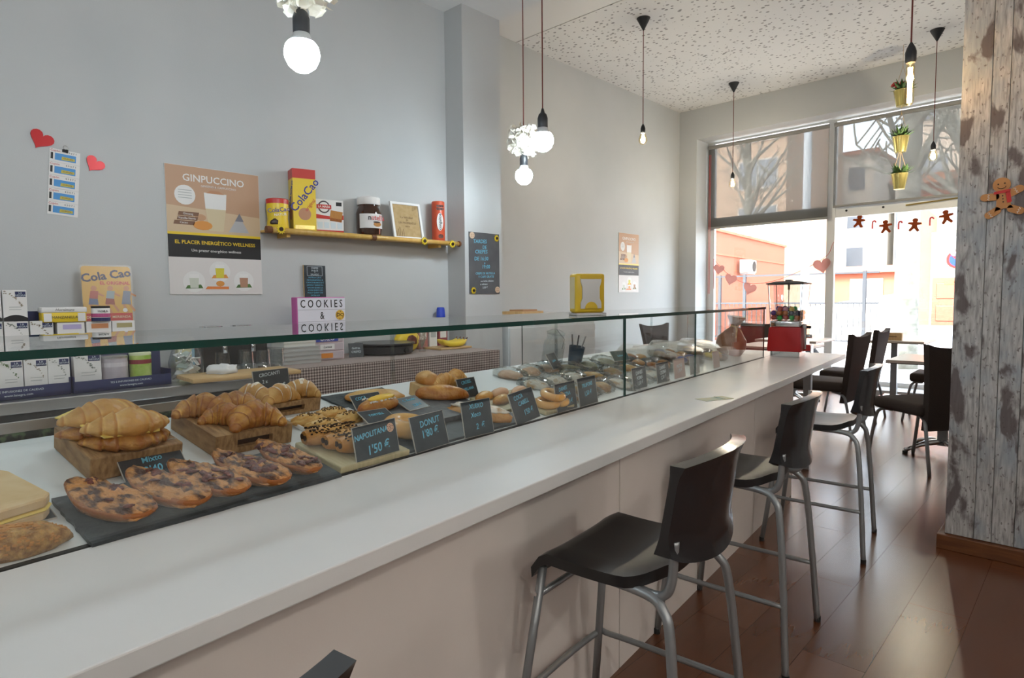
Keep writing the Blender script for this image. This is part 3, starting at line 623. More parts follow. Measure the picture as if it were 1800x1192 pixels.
# ------------------------------------------------------------------ dining chairs and tables
def make_chair():
    t = thing('dining_chair', '', 'chair', group='dark upholstered dining chairs')
    bm = box(-.22, .22, -.22, .23, .40, .49, .03, 3); obj('seat', bm, m_cloth, t, smooth='all')
    bm = bmesh.new(); n, k = 12, 10; F = []; B = []
    for i in range(k+1):
        s = i/k; w = .17 + .085*s**1.6; F.append([]); B.append([])
        for j in range(n+1):
            q = j/n*2-1; z = .30 + .60*s + (.020*abs(q)**4 - .012*(1-q*q))*max(0, (s-.7)/.3); y = .205 + .085*s + .03*q*q*s
            F[-1].append(bm.verts.new((q*w, y-.012-.03*q*q*s, z))); B[-1].append(bm.verts.new((q*w, y+.035-.03*q*q*s, z)))
    for i in range(k):
        for j in range(n): bm.faces.new((F[i][j], F[i][j+1], F[i+1][j+1], F[i+1][j])); bm.faces.new((B[i][j], B[i+1][j], B[i+1][j+1], B[i][j+1]))
    for j in range(n): bm.faces.new((F[0][j], B[0][j], B[0][j+1], F[0][j+1])); bm.faces.new((F[k][j], F[k][j+1], B[k][j+1], B[k][j]))
    for i in range(k): bm.faces.new((F[i][0], F[i+1][0], B[i+1][0], B[i][0])); bm.faces.new((F[i][n], B[i][n], B[i+1][n], F[i+1][n]))
    obj('backrest', bm, m_cloth, t, smooth=True)
    for s in (-1, 1):
        obj('leg', tube(curve_pts([(s*.20, -.27, 0), (s*.19, -.22, .30), (s*.17, -.19, .385), (s*.12, -.12, .392)], 5), .012, 8), m_tube, t, smooth='all')
        obj('leg', tube(curve_pts([(s*.20, .31, 0), (s*.19, .26, .28), (s*.17, .22, .37), (s*.12, .12, .392)], 5), .012, 8), m_tube, t, smooth='all')
    return t
chair0 = make_chair()
chairs = [(-.93, 5.36, 143, 'dark upholstered chair half hidden by the plank pillar'), (-1.83, 6.12, 178, 'dark winged chair just past the end of the counter'), (-1.86, 7.0, 181, 'dark winged chair behind the first one, nearer the window'), (-1.12, 7.3, 182, 'dark chair with its seat beside the far table by the window'),
          (-3.85, 6.95, -12, 'dark chair against the far white wall, seen through the glass'), (-3.55, 4.3, 20, 'dark chair behind the display case near the pillar'), (-3.2, 7.9, -80, 'dark chair seen through the glass close to the left window')]
for i, (x, y, a, lab) in enumerate(chairs):
    o = chair0 if i == 0 else copy_tree(chair0)
    o.location = (x, y, 0); o.rotation_euler = (0, 0, R(a + 90)); o['label'] = lab
def make_table():
    t = thing('cafe_table', '', 'table', group='square cafe tables by the window')
    obj('tabletop', box(-.34, .34, -.34, .34, .725, .75, .003), m_tabletop, t); obj('edge_band', box(-.342, .342, -.342, .342, .722, .728), M('brown edge', (.12, .07, .05), .5), t)
    obj('column', box(-.032, .032, -.032, .032, .06, .722), m_tube, t)
    for a in (0, 90, 180, 270): obj('foot', tube(curve_pts([(.02, 0, .09), (.15, 0, .075), (.30, 0, .03)], 4), .022, 8, rs=[.024]*5+[.018]*4), m_chrome, t, (0, 0, 0), (0, 0, R(a+45)), smooth='all')
    for a in (0, 90, 180, 270): obj('glide', lathe([(.02, 0), (.02, .02)], 10), m_dark, t, (.3*math.cos(R(a+45)), .3*math.sin(R(a+45)), 0))
    return t
tab0 = make_table()
for i, (x, y, a, lab) in enumerate(((-.86, 5.86, 0, 'square cafe table behind the dark chair at the pillar'), (-1.68, 8.14, 0, 'square cafe table under the window holding a wooden block'), (-2.40, 6.55, 0, 'square cafe table beyond the gumball machine'), (-3.2, 5.9, 0, 'square cafe table seen through the glass case'), (-2.6, 7.6, 0, 'square cafe table at the left shop window'))):
    o = tab0 if i == 0 else copy_tree(tab0)
    o.location = (x, y, 0); o.rotation_euler = (0, 0, R(a)); o['label'] = lab
wbk = thing('wooden_block', 'small wooden block standing on the table by the window', 'block', (-1.66, 7.95, .75)); obj('block', box(-.09, .09, -.03, .03, 0, .085, .004), m_woodl, wbk); obj('engraved_line', box(-.04, .04, -.0308, -.03, .038, .046), M('burnt brown', (.12, .06, .02), .7), wbk)
wb2 = thing('wooden_block', 'pale wooden block on the table seen through the glass', 'block', (-2.6, 7.45, .75)); obj('block', box(-.08, .08, -.03, .03, 0, .10, .004), m_woodl, wb2); obj('slot', box(-.06, .06, -.004, .004, .098, .102), m_dark, wb2)

# ------------------------------------------------------------------ pastries in the case
def onfloor(o, u, v, lift=0., spin=0., tilt=0.):
    nrm = Vector((math.sin(FT), 0, math.cos(FT))); p = Vector((u, v, zf(u))) + nrm*lift; w = c2w(p.x, p.y, p.z)
    o.location = w; o.rotation_euler = (Matrix.Rotation(SK, 3, 'Z') @ Matrix.Rotation(FT, 3, 'Y') @ Matrix.Rotation(R(spin), 3, 'Z') @ Matrix.Rotation(R(tilt), 3, 'X')).to_euler(); return o
def ft(name, label, cat, u, v, lift=0., spin=0., group=None, tilt=0.): return onfloor(thing(name, label, cat, group=group), u, v, lift, spin, tilt)
def irregular(w, d, seed, n=14, amp=.0016):
    rng = random.Random(seed); pts = []
    for (x0, y0), (x1, y1) in zip(((-w, -d), (w, -d), (w, d), (-w, d)), ((w, -d), (w, d), (-w, d), (-w, -d))):
        for k in range(n): t = k/n; pts.append((x0+(x1-x0)*t+rng.uniform(-amp, amp), y0+(y1-y0)*t+rng.uniform(-amp, amp)))
    return pts
def slate(label, u, v, wu, wv, seed, h=.008, m=None, lift=.001):
    t = ft('slate_plate', label, 'plate', u, v, lift, 0, 'dark slate serving plates'); obj('slab', prism(irregular(wu/2, wv/2, seed), 0, h), m or m_slate, t); return t
def block(label, u, v, wu, wv, h, m=None, hole=True, lift=.001, feet=True):
    t = ft('wooden_board', label, 'board', u, v, lift, 0, 'wooden serving boards'); m = m or m_wood
    if hole:
        hw = wv*.23; z0, z1 = h*.28, h*.66
        bm = box(-wu/2, wu/2-.02, -wv/2, wv/2, 0, h); bx(bm, wu/2-.02, wu/2, -wv/2, -hw, 0, h); bx(bm, wu/2-.02, wu/2, hw, wv/2, 0, h); bx(bm, wu/2-.02, wu/2, -hw, hw, 0, z0); bx(bm, wu/2-.02, wu/2, -hw, hw, z1, h)
        obj('body', bm, m, t); obj('handle_slot', box(wu/2-.0195, wu/2-.017, -hw, hw, z0, z1), m_choc, t)
    else: obj('body', box(-wu/2, wu/2, -wv/2, wv/2, 0, h, .004), m, t)
    return t
# front left: seeded roll, sandwich, flat card
t = ft('seeded_roll', 'seed-crusted bread roll at the lower left corner', 'bread', -1.335, .275, .001, 80); obj('loaf', lump(.10, .038, .036, 3, .12, 2.5, 30, 16), m_seedb, t, smooth='all')
bm = bmesh.new(); rng = random.Random(5)
for k in range(420):
    a = rng.uniform(0, 6.28); e = rng.uniform(.1, 1.5); p = Vector((.098*math.cos(a)*math.cos(e), .037*math.sin(a)*math.cos(e), .012+.035*math.sin(e))); s = .0028
    bx(bm, p.x-s, p.x+s, p.y-s*.7, p.y+s*.7, p.z-.001, p.z+.002)
o = obj('seeds', bm, m_crustp, t); o['kind'] = 'stuff'
t = ft('bread_sandwich', 'white bread sandwich with melted cheese at the left edge', 'sandwich', -1.50, .300, .001, 12)
sl = [(x*.095, y*.062) for x, y in ((-1, -1), (.9, -1), (1, -.8), (1, .7), (.8, 1), (-.7, 1), (-1, .8))]
m_toast = M('toasted bread', (.62, .42, .2), .7, c2=(.74, .58, .36), scale=14, bump=.2)
for z0, z1, m, n in ((0, .018, m_toast, 'bread_slice'), (.019, .025, m_cheese, 'cheese_slice'), (.026, .046, m_toast, 'bread_slice')):
    bm = prism([(x*(1.04 if 'cheese' in n else 1), y*(1.04 if 'cheese' in n else 1)) for x, y in sl], z0, z1); bmesh.ops.bevel(bm, geom=bm.edges[:], offset=.003, segments=1, affect='EDGES'); obj(n, bm, m, t)
slate('long dark slate plate carrying the topped toasts', -1.378, .664, .222, .545, 1)
for i, (u, v, sp, lab) in enumerate(((-1.378, .455, 20, 'topped toast half at the left end of the slate'), (-1.372, .562, 19, 'topped toast half, second from the left on the slate'), (-1.372, .648, 21, 'topped toast half in the middle of the slate'), (-1.368, .747, 20, 'topped toast half, second from the right on the slate'), (-1.382, .852, 10, 'topped toast half at the right end of the slate'))):
    t = ft('topped_toast', lab, 'toast', u, v, .010, sp, 'toasts with melted topping'); w = .052 if i < 4 else .044
    def outline(q):          # rounded front, pointed back end
        a = 2*math.pi*q; c_, s_ = math.cos(a), math.sin(a); x = c_*.106
        return x, math.copysign(abs(s_)**.8, s_)*w*(1 - .42*max(0, -c_)**1.3)
    n = 30; bm = bmesh.new(); rows = []
    for zz, k in ((0.0, .62), (.006, .80), (.016, .96), (.025, 1.02), (.029, .99)):
        rows.append([bm.verts.new((outline(q/n)[0]*k*(1+.02*noise.noise(Vector((q*.5, i*3., zz*60)))), outline(q/n)[1]*k, zz + .012*max(0, -outline(q/n)[0]/.106)**2)) for q in range(n)])
    bm.faces.new(rows[0][::-1]); bm.faces.new(rows[-1])
    for a_, b_ in zip(rows, rows[1:]):
        for q in range(n): bm.faces.new((a_[q], a_[(q+1) % n], b_[(q+1) % n], b_[q]))
    obj('bread', bm, m_crust, t, smooth='all')
    rng = random.Random(40+i); bm = bmesh.new(); k = 10; rings = []; n = 36
    for j in range(1, k+1):
        s = j/k; rings.append([])
        for q in range(n):
            x, y = outline(q/n); x *= s*.985; y *= s*.97
            rings[-1].append(bm.verts.new((x, y, .030 + .012*max(0, -x/.106)**2 + .007*(1-s**5) + .011*noise.noise(Vector((x*70+i*9, y*70, i*3.))) + .005*noise.noise(Vector((x*170, y*170+i, 0))))))
    c0 = bm.verts.new((0, 0, .038))
    for q in range(n): bm.faces.new((c0, rings[0][q], rings[0][(q+1) % n]))
    for a_, b_ in zip(rings, rings[1:]):
        for q in range(n): bm.faces.new((a_[q], b_[q], b_[(q+1) % n], a_[(q+1) % n]))
    lowr = [bm.verts.new((vv.co.x, vv.co.y, vv.co.z-.010)) for vv in rings[-1]]
    for q in range(n): bm.faces.new((rings[-1][q], lowr[q], lowr[(q+1) % n], rings[-1][(q+1) % n]))
    tp = obj('topping', bm, m_top, t, smooth='all')
    for q in range(14 if i > 1 else 6):
        x, y = rng.uniform(-.08, .08), rng.uniform(-.026, .026); obj('bacon_piece', lump(.014, .009, .0035, q+i*7, .8, 3, 12, 6), m_topd, tp, (x, y, .037), (rng.uniform(-.4, .4), rng.uniform(-.4, .4), rng.uniform(0, 3)), smooth='all')
# boards with croissants
block('wooden block board under the cheese croissants', -1.655, .575, .235, .195, .055, hole=False)
block('wooden block board with a slot under the plain croissants', -1.652, .855, .245, .215, .055)
block('wooden block board at the back under the sugared pastries', -1.775, 1.085, .10, .215, .042)
cro_me = [mesh('croissant', croissant_bm(.20, .040, 1.25, seed=k), m_crust, 'all') for k in range(3)]
for i, (u, v, sp, lab, sc_) in enumerate(((-1.575, .872, 84, 'glazed croissant at the front of its board', .88), (-1.615, .82, 40, 'small croissant lying behind the front one', .74), (-1.675, .875, 70, 'croissant at the back right of the croissant board', .88), (-1.695, .80, 50, 'croissant at the back left of the croissant board', .85))):
    t = ft('croissant', lab, 'croissant', u, v, .056, sp, 'plain croissants on the slotted board'); t.scale = (sc_,)*3; o = obj('body', cro_me[i % 3], None, t)
for i, (u, v, sp, lab, lift) in enumerate(((-1.60, .575, -95, 'croissant sandwich with cheese at the front of the board', .056), (-1.69, .555, -80, 'croissant sandwich with cheese at the back of the board', .056))):
    t = ft('cheese_croissant', lab, 'sandwich', u, v, lift, sp, 'cheese-filled croissants')
    o = obj('lower_half', croissant_bm(.20, .036, .75, seed=16+i), m_crust, t, (0, .02, 0), smooth='all'); o.scale = (1, 1.4, .62)
    bm = bmesh.new(); pts = [(-.085, -.05), (.015, -.082), (.088, -.035), (.06, .045), (-.05, .05)]; a = [bm.verts.new((x, y, .036+.012*noise.noise(Vector((x*30, y*30, i))))) for x, y in pts]; b_ = [bm.verts.new((p.co.x, p.co.y, p.co.z+.003)) for p in a]
    bm.faces.new(a[::-1]); bm.faces.new(b_)
    for q in range(5): bm.faces.new((a[q], a[(q+1) % 5], b_[(q+1) % 5], b_[q]))
    obj('cheese_slice', bm, m_cheese, t)
    o = obj('upper_half', croissant_bm(.19, .034, .6, seed=6+i), m_crustp, t, (0, .012, .030), smooth='all'); o.scale = (1, 1.35, .85)
for i, (u, v, sp, lab) in enumerate(((-1.79, 1.00, 30, 'sugar-dusted pastry at the left of the back board'), (-1.755, 1.065, 95, 'sugar-dusted pastry in the middle of the back board'), (-1.775, 1.15, 60, 'twisted sugared pastry at the right of the back board'))):
    t = ft('sugared_pastry', lab, 'pastry', u, v, .043, sp, 'sugar-dusted pastries'); obj('body', croissant_bm(.13, .03, .7, seed=12+i, ridges=5), m_crustp, t, smooth='all')
    o = obj('sugar_dusting', croissant_bm(.105, .0285, .56, seed=12+i, ridges=5), m_sugar, t, (0, .0, .0035), smooth='all')
# white tray with seeded twists
t = ft('white_tray', 'thin white tray under the seeded cheese twists', 'tray', -1.60, 1.135, .001, 0); obj('dish', box(-.075, .075, -.10, .13, 0, .004), m_paper, t); bm = bmesh.new()
for a_ in ((-.075, .075, -.10, -.096), (-.075, .075, .126, .13), (-.075, -.071, -.096, .126), (.071, .075, -.096, .126)): bx(bm, *a_, .004, .012)
obj('rim', bm, m_paper, t)
for i, (u, v, sp, lab) in enumerate(((-1.615, 1.075, 70, 'seeded cheese twist at the left of the white tray'), (-1.635, 1.17, 80, 'seeded cheese twist at the back of the white tray'), (-1.555, 1.085, 75, 'seeded cheese twist at the front of the white tray'), (-1.575, 1.19, 85, 'seeded cheese twist at the right of the white tray'))):
    t = ft('cheese_twist', lab, 'pastry', u, v, .006, sp, 'seeded cheese twists'); obj('body', lump(.055, .024, .024, 50+i, .25, 4, 22, 12, -.4, 1, .4), M('pale twist dough', (.62, .40, .12), .4, c2=(.82, .62, .28), scale=22, bump=.3, bscale=80, ridge=(.55, .28, .06)), t, smooth='all')
    rng = random.Random(i); bm = bmesh.new()
    for k in range(40):
        x = rng.uniform(-.035, .035); y = rng.uniform(-.012, .012); z = .0335 - 9*y*y - 4.5*x*x; bx(bm, x-.002, x+.002, y-.0012, y+.0012, z-.002, z+.0025)
    o = obj('seeds', bm, m_seed, t); o['kind'] = 'stuff'
# chocolate rolls
block('low pale board under the chocolate rolls', -1.385, 1.06, .205, .235, .018, m_woodg, False)
for i, (u, v, sp, lab) in enumerate(((-1.437, 1.02, 82, 'chocolate-filled roll at the back of the pale board'), (-1.388, 1.05, 84, 'chocolate-filled roll in the middle of the pale board'), (-1.352, 1.065, 86, 'chocolate-filled roll at the front of the pale board'))):
    t = ft('chocolate_roll', lab, 'pastry', u, v, .020, sp, 'chocolate-filled rolls'); t_ = .078
    bm = bmesh.new(); rings = []; n = 16
    for k in range(13):
        x = -t_ + 2*t_*k/12; e = 1 - .35*abs(k/6-1)**4; rings.append([bm.verts.new((x, math.cos(2*math.pi*q/n)*.029*e, .024 + max(-.9, math.sin(2*math.pi*q/n))*.027*e*(1+.08*noise.noise(Vector((x*40, q*.7, i)))))) for q in range(n)])
    for a_, b_ in zip(rings, rings[1:]):
        for q in range(n): bm.faces.new((a_[q], a_[(q+1) % n], b_[(q+1) % n], b_[q]))
    bm.faces.new(rings[0][::-1]); bm.faces.new(rings[-1]); obj('dough', bm, m_crustp, t, smooth=True)
    for s, xx in ((-1, -.0765), (1, .0765)):
        for y in (-.008, .009): obj('chocolate_filling', disc(.0075, -.004, .004, 10), m_choc, t, (xx, y, .026), (0, R(90), 0))
    rng = random.Random(60+i); bm = bmesh.new()
    for k in range(150):
        x = rng.uniform(-.07, .07); a = rng.uniform(.5, 2.6); y = math.cos(a)*.028; z = .0245+math.sin(a)*.0265; bx(bm, x-.0026, x+.0026, y-.001, y+.001, z-.001, z+.0018)
    o = obj('chocolate_sprinkles', bm, m_choc if i != 1 else m_seed, t); o['kind'] = 'stuff'
# big raised slates, flat bread etc
slate('thin dark slate plate under the flat bread', -1.74, 1.40, .17, .27, 4, .006)
slate('thick rough slate slab behind the doughnut', -1.52, 1.50, .22, .36, 6, .026, m_slate2)
slate('dark slate plate at the front behind the small signs', -1.362, 1.47, .135, .58, 8, .008)
t = ft('flat_bread', 'wide pale flat bread on the slate at the back', 'bread', -1.725, 1.42, .009, 80); obj('loaf', lump(.115, .06, .024, 71, .12, 2, 26, 12, -.2), m_crustp, t, smooth='all')
t = ft('long_bread', 'long golden sugared bread on the rough slate', 'bread', -1.575, 1.60, .03, 62); obj('loaf', lump(.105, .036, .036, 72, .08, 2, 26, 12, -.3), m_crust, t, smooth='all')
t = ft('custard_pastry', 'pastry with yellow custard and sugar pearls', 'pastry', -1.585, 1.315, .03, 95); obj('body', lump(.09, .035, .028, 73, .08, 2, 26, 12, -.3), m_crust, t, smooth='all'); obj('custard', lump(.06, .018, .010, 74, .1), m_custard, t, (.01, 0, .031), smooth='all')
bm = bmesh.new(); rng = random.Random(9)
for k in range(60): bx(bm, *(lambda x, y, z: (x-.0015, x+.0015, y-.0015, y+.0015, z, z+.003))(rng.uniform(-.06, .06), rng.choice((-1, 1))*rng.uniform(.016, .024), .0315))
o = obj('sugar_pearls', bm, m_paper, t); o['kind'] = 'stuff'
t = ft('doughnut', 'shiny glazed doughnut behind its price card', 'doughnut', -1.40, 1.268, .010, 0); bm = bmesh.new(); rings = []
for k in range(32):
    a = 2*math.pi*k/32; rings.append([bm.verts.new(((.042+.032*math.cos(b))*math.cos(a), (.042+.032*math.cos(b))*math.sin(a), .026+.026*math.sin(b))) for b in [2*math.pi*j/14 for j in range(14)]])
for k in range(32):
    for j in range(14): bm.faces.new((rings[k][j], rings[(k+1) % 32][j], rings[(k+1) % 32][(j+1) % 14], rings[k][(j+1) % 14]))
obj('ring', bm, m_glaze, t, smooth='all')
t = ft('powdered_pastry', 'long pastry heavily dusted with icing sugar', 'pastry', -1.39, 1.60, .010, 35); obj('body', lump(.115, .036, .034, 76, .14, 3, 26, 12, -.3), m_crustp, t, smooth='all'); obj('sugar_dusting', lump(.10, .030, .016, 77, .25, 4, 26, 12, -.1), m_sugar, t, (0, 0, .031), smooth='all')
block('tall wooden block board at the back with bread rolls', -1.665, 1.69, .12, .22, .05, m_woodl, False)
for i, (u, v, sp, lab) in enumerate(((-1.685, 1.63, 20, 'round golden roll on the tall block board'), (-1.635, 1.68, 60, 'pale croissant beside the round roll'), (-1.66, 1.76, 100, 'pale croissant at the far end of the block board'))):
    t = ft('bread_roll', lab, 'bread', u, v, .052, sp, 'rolls on the tall block board')
    obj('body', lump(.045, .04, .034, 80, .08) if i == 0 else croissant_bm(.12, .026, .8, seed=20+i), m_crustp, t, smooth='all')
block('low pale board under the finger buns', -1.47, 1.86, .17, .26, .016, m_woodg, False)
for i, (u, v, sp, m, lab) in enumerate(((-1.515, 1.77, 100, m_crustp, 'golden finger bun at the left of the low board'), (-1.455, 1.80, 100, m_crustp, 'golden finger bun at the front left of the low board'), (-1.52, 1.87, 95, m_pink, 'pink-iced finger bun at the back of the low board'), (-1.45, 1.90, 98, m_crustp, 'golden finger bun at the front right of the low board'), (-1.50, 1.97, 100, m_pink, 'pink-iced finger bun at the far end of the low board'))):
    t = ft('finger_bun', lab, 'bun', u, v, .018, sp, 'finger buns'); obj('bun', lump(.055, .024, .022, 90+i, .06), m, t, smooth='all')
    if i == 3: obj('chocolate_tip', lump(.022, .025, .0225, 95, .05), m_choc, t, (.04, 0, .0005), smooth='all')
block('low wooden board under the glazed rings', -1.345, 1.97, .10, .20, .016, m_woodg, False)
for i, (u, v, l) in enumerate(((-1.335, 1.93, .018), (-1.335, 2.0, .018), (-1.335, 1.96, .046))):
    t = ft('glazed_ring', ('glazed yellow ring pastry at the front of the low board', 'glazed yellow ring pastry at the far end of the low board', 'glazed yellow ring pastry lying on top of the others')[i], 'pastry', u, v, l, 30*i, 'glazed ring pastries')
    obj('ring', tube([(.034*math.cos(2*math.pi*k/22), .044*math.sin(2*math.pi*k/22), .0145) for k in range(22)], .015, 10, closed=True), m_glaze, t, smooth='all')
# plastic-wrapped goods
rng = random.Random(77)
def wrapped(label, u, v, seed, s=1., mat=None, sp=0):
    t = ft('wrapped_pastry', label, 'pastry', u, v, .001, sp, 'pastries in clear wrap'); obj('pastry', lump(.06*s, .045*s, .022, seed, .15), mat or m_crustp, t, smooth='all')
    obj('clear_wrap', lump(.082*s, .062*s, .034, seed+3, .34, 5, 30, 16), m_film, t, smooth=False); return t
wl = ('left front', 'left middle', 'left back', 'centre front', 'centre middle', 'centre back', 'right front', 'right middle', 'right back')
for i in range(9): wrapped('clear-wrapped pastry before the pane joint, %s of the group' % wl[i], -1.40 - .16*(i % 3), 2.16 + .155*(i//3)+.02*(i % 3), 100+i, 1, (m_crustp, m_sugar, m_pink)[i % 3], 20*i)
for i in range(9): wrapped('clear-wrapped pastry just past the pane joint, %s of the group' % wl[i], -1.39 - .14*(i % 3), 2.62 + .19*(i//3), 130+i, 1.1, (m_sugar, m_crustp, m_woodg)[i % 3], 25*i)
def dome(label, u, v, r, cm, seed):
    t = ft('covered_tray', label, 'tray', u, v, .001, 0, 'clear covered trays'); obj('base', lathe([(r*.95, 0), (r, .012), (r*.96, .014)], 30), m_film, t); rng = random.Random(seed)
    for k in range(9): a = 2*math.pi*k/8; q = r*.58 if k < 8 else 0; obj('cookie', lump(.04, .036, .018, seed+k, .15, 3, 14, 8), cm[k % len(cm)], t, (q*math.cos(a), q*math.sin(a), .014), (0, 0, a), smooth='all')
    obj('cover', lathe([(r, .014), (r*.98, .06), (r*.9, .085), (.01, .09)], 30), m_film, t, smooth=True)
dome('clear covered tray of cookies nearest the pane joint', -1.56, 3.27, .18, [m_crustp, m_crust, m_slate], 3); dome('clear covered tray of cookies farther along the case', -1.56, 3.68, .18, [m_crust, m_blueink, m_crustp], 4); dome('clear covered tray at the far end of the case', -1.53, 4.06, .17, [m_crustp, m_yellow, m_choc], 5)
t = ft('gift_sack', 'brown cellophane gift sack tied with ribbon at the case end', 'bag', -1.46, 4.40, .001, 0); obj('sack', lathe([(.08, 0), (.105, .05), (.10, .11), (.05, .17), (.02, .20), (.035, .215), (.065, .27)], 18), M('brown cellophane', (.26, .10, .045), .35, c2=(.36, .17, .09), scale=16, bump=.6), t, smooth=True)
obj('ribbon', lathe([(.024, .19), (.030, .20), (.024, .21)], 12), m_woodl, t)
for s in (-1, 1): obj('ribbon_bow', tube(curve_pts([(0, 0, .20), (.03, s*.04, .18), (.05, s*.08, .13), (.03, s*.03, .19)], 4), .005, 6), m_woodl, t)
t = ft('blue_mug', 'dark blue mug with spoons behind the wrapped pastries', 'mug', -1.74, 2.78, .001, 0); obj('cup', lathe([(.035, 0), (.043, .10), (.04, .10), (.033, .006)], 22), M('blue enamel', (.02, .05, .09), .3), t, smooth=True)
for s in (-1, 0, 1): obj('spoon', tube([(.01*s, 0, .02), (.03*s, .02*s, .16)], .004, 6), m_chrome if s else m_dark, t)
t = ft('swing_top_jar', 'empty swing-top glass jar behind the pane joint', 'jar', -1.78, 2.62, .001, 0); obj('glass', lathe([(.05, 0), (.055, .02), (.055, .12), (.042, .145), (.046, .16)], 22), m_clear, t, smooth=True); obj('lid', lathe([(.046, .165), (.05, .175), (.02, .19), (.001, .19)], 22), m_clear, t, smooth=True); obj('clamp', tube([(.05, 0, .10), (.056, 0, .15), (.0, 0, .192)], .002, 5), m_chrome, t)

# ------------------------------------------------------------------ price cards
def card(label, u, v, w, h, lines, tilt=62, yaw=0., lift=.002, m=None, rim=True, group='handwritten price cards', cookie=False, ink=None, roll=0.):
    """a small slate sign leaning back; its lower edge stands at (u, v)"""
    z = zf(u) + lift; t = thing('price_card', label, 'sign', c2w(u, v, z))
    t['group'] = group; t.rotation_euler = (Matrix.Rotation(SK+STAND+R(yaw), 3, 'Z') @ Matrix.Rotation(R(tilt), 3, 'X') @ Matrix.Rotation(R(roll), 3, 'Z')).to_euler()
    obj('panel', box(-w/2, w/2, 0, h, -.0025, 0), m or m_cardk, t)
    if rim:
        bm = bmesh.new(); e = .0014
        for a in ((-w/2-e, w/2+e, -e, 0), (-w/2-e, w/2+e, h, h+e), (-w/2-e, -w/2, 0, h), (w/2, w/2+e, 0, h)): bx(bm, *a, -.003, .0006)
        obj('rim', bm, m_rim, t)
    for body, size, x, y, *rest in lines: txt(t, body, size, (x*w, y*h), ink or m_chalk, .0006, R(rest[0] if rest else 4), .15, .9, bold=.012)
    if cookie:
        ck = obj('cookie_sticker', disc(.0125, 0, .0015, 20), M('sticker cookie', (.72, .42, .28), .6), t, (w*.36, h*.80, 0))
        for k in range(10): a = k*2.4; q = .0032*math.sqrt(k); obj('chip', disc(.0013, .0015, .0022, 6), m_topd, ck, (q*math.cos(a), q*math.sin(a), 0))
    return t
card('small blackboard card reading napolitana with a cookie sticker', -1.2862, 1.072, .15, .108, [('NAPOLITANA', .021, -.10, .76), ("1'50 €", .034, .02, .38)], 80, 2, cookie=True, roll=1)
card('small blackboard card reading donut in front of the doughnut', -1.2875, 1.274, .14, .102, [('DONUT', .026, .05, .76), ("1'80 €", .031, 0, .46)], 76, 2, roll=1)
card('small blackboard card reading xuixo xocolata 2 euro', -1.288, 1.486, .13, .112, [('XUIXO', .022, .0, .84, 0), ('Xoco', .022, -.05, .6), ('2  €', .026, .06, .26)], 80, -4)
card('small blackboard card reading coca cabell with a tilted stand', -1.292, 1.76, .15, .112, [('COCA', .022, -.15, .82), ('CABELL', .022, .0, .62), ("1'50 €", .026, .1, .3)], 72, 2, roll=4)
card('small blackboard card reading danes manzana 2 x 1,70 euro', -1.292, 2.016, .15, .108, [('DANES', .021, -.12, .80), ('MANZNA', .021, -.05, .58), ('2 x 1,70 €', .024, 0, .28)], 82, 2)
card('small blackboard card reading trufons beside the danes card', -1.292, 2.18, .15, .112, [('TRUFONS', .022, 0, .72), ('1,50 €', .026, 0, .42)], 82, 2)
c2 = ((2.687, .15, 'DANES\nPOMA\n1,50 €', 'small blackboard card just right of the pane joint', None), (2.953, .15, 'DANES\nCREMA\n2,50 €', 'small blackboard card second right of the pane joint', None), (3.166, .15, 'PASTAS\n1,70 €', 'small pink card between the dark cards', M('pink card', (.5, .36, .33), .6)), (3.382, .14, 'TE\n1,20 €', 'small grey card right of the pink card', M('grey card', (.30, .30, .29), .6)), (3.73, .11, ' ', 'small plain pink card at the far end of the case', M('pink card', (.5, .36, .33), .6)))
for v, w, body, lab, m in c2: card(lab, -1.31, v, w, .10, [(body, .026, 0, .5)], 84, 1, m=m, ink=m_chalkw)
card('blackboard card reading croissant mixto leaning on the cheese croissant board', -1.492, .598, .135, .092, [('Croissant', .021, .0, .78), ('Mixto', .021, .0, .52), ("2'40 €", .027, .05, .22)], 44, 0, .006)
card('blackboard card standing behind the sugared pastries', -1.845, 1.10, .125, .066, [('CROCANTI', .016, -.05, .8), ('2 x', .016, -.2, .45), ('1,50 €', .018, .2, .18)], 80, 0, .045, ink=m_chalkw)
card('blackboard card reading coca in front of the flat bread', -1.63, 1.33, .12, .060, [('COCA', .017, -.2, .75), ('0,70', .017, .1, .4)], 50, 0, .012)
card('shiny blackboard card beside the custard pastry', -1.515, 1.44, .10, .075, [('C. Xocolat', .016, 0, .75), ('2,20 €', .018, .1, .3)], 25, 5, .03)
card('shiny tilted blackboard card behind the doughnut', -1.475, 1.245, .10, .070, [('TORTELL', .015, 0, .6)], 22, -8, .03)
card('blackboard card in front of the bread rolls', -1.545, 1.73, .10, .075, [('CROISS.', .018, 0, .8), ('AVELLANA', .015, 0, .45)], 70, 0, .02)
card('blackboard card lying flat between sandwich and seeded roll', -1.415, .315, .13, .06, [('Bikini', .018, -.1, .7), ('2,80 €', .02, .1, .3)], 14, 0, .003)
card('tilted blackboard card among the wrapped pastries', -1.66, 2.50, .12, .08, [('Cookies', .018, 0, .5)], 60, 15, .03)
card('teal blackboard card among the wrapped pastries past the joint', -1.56, 2.98, .12, .06, [('Galletes', .016, 0, .5)], 55, -15, .05, m=M('teal card', (.04, .10, .11), .4))

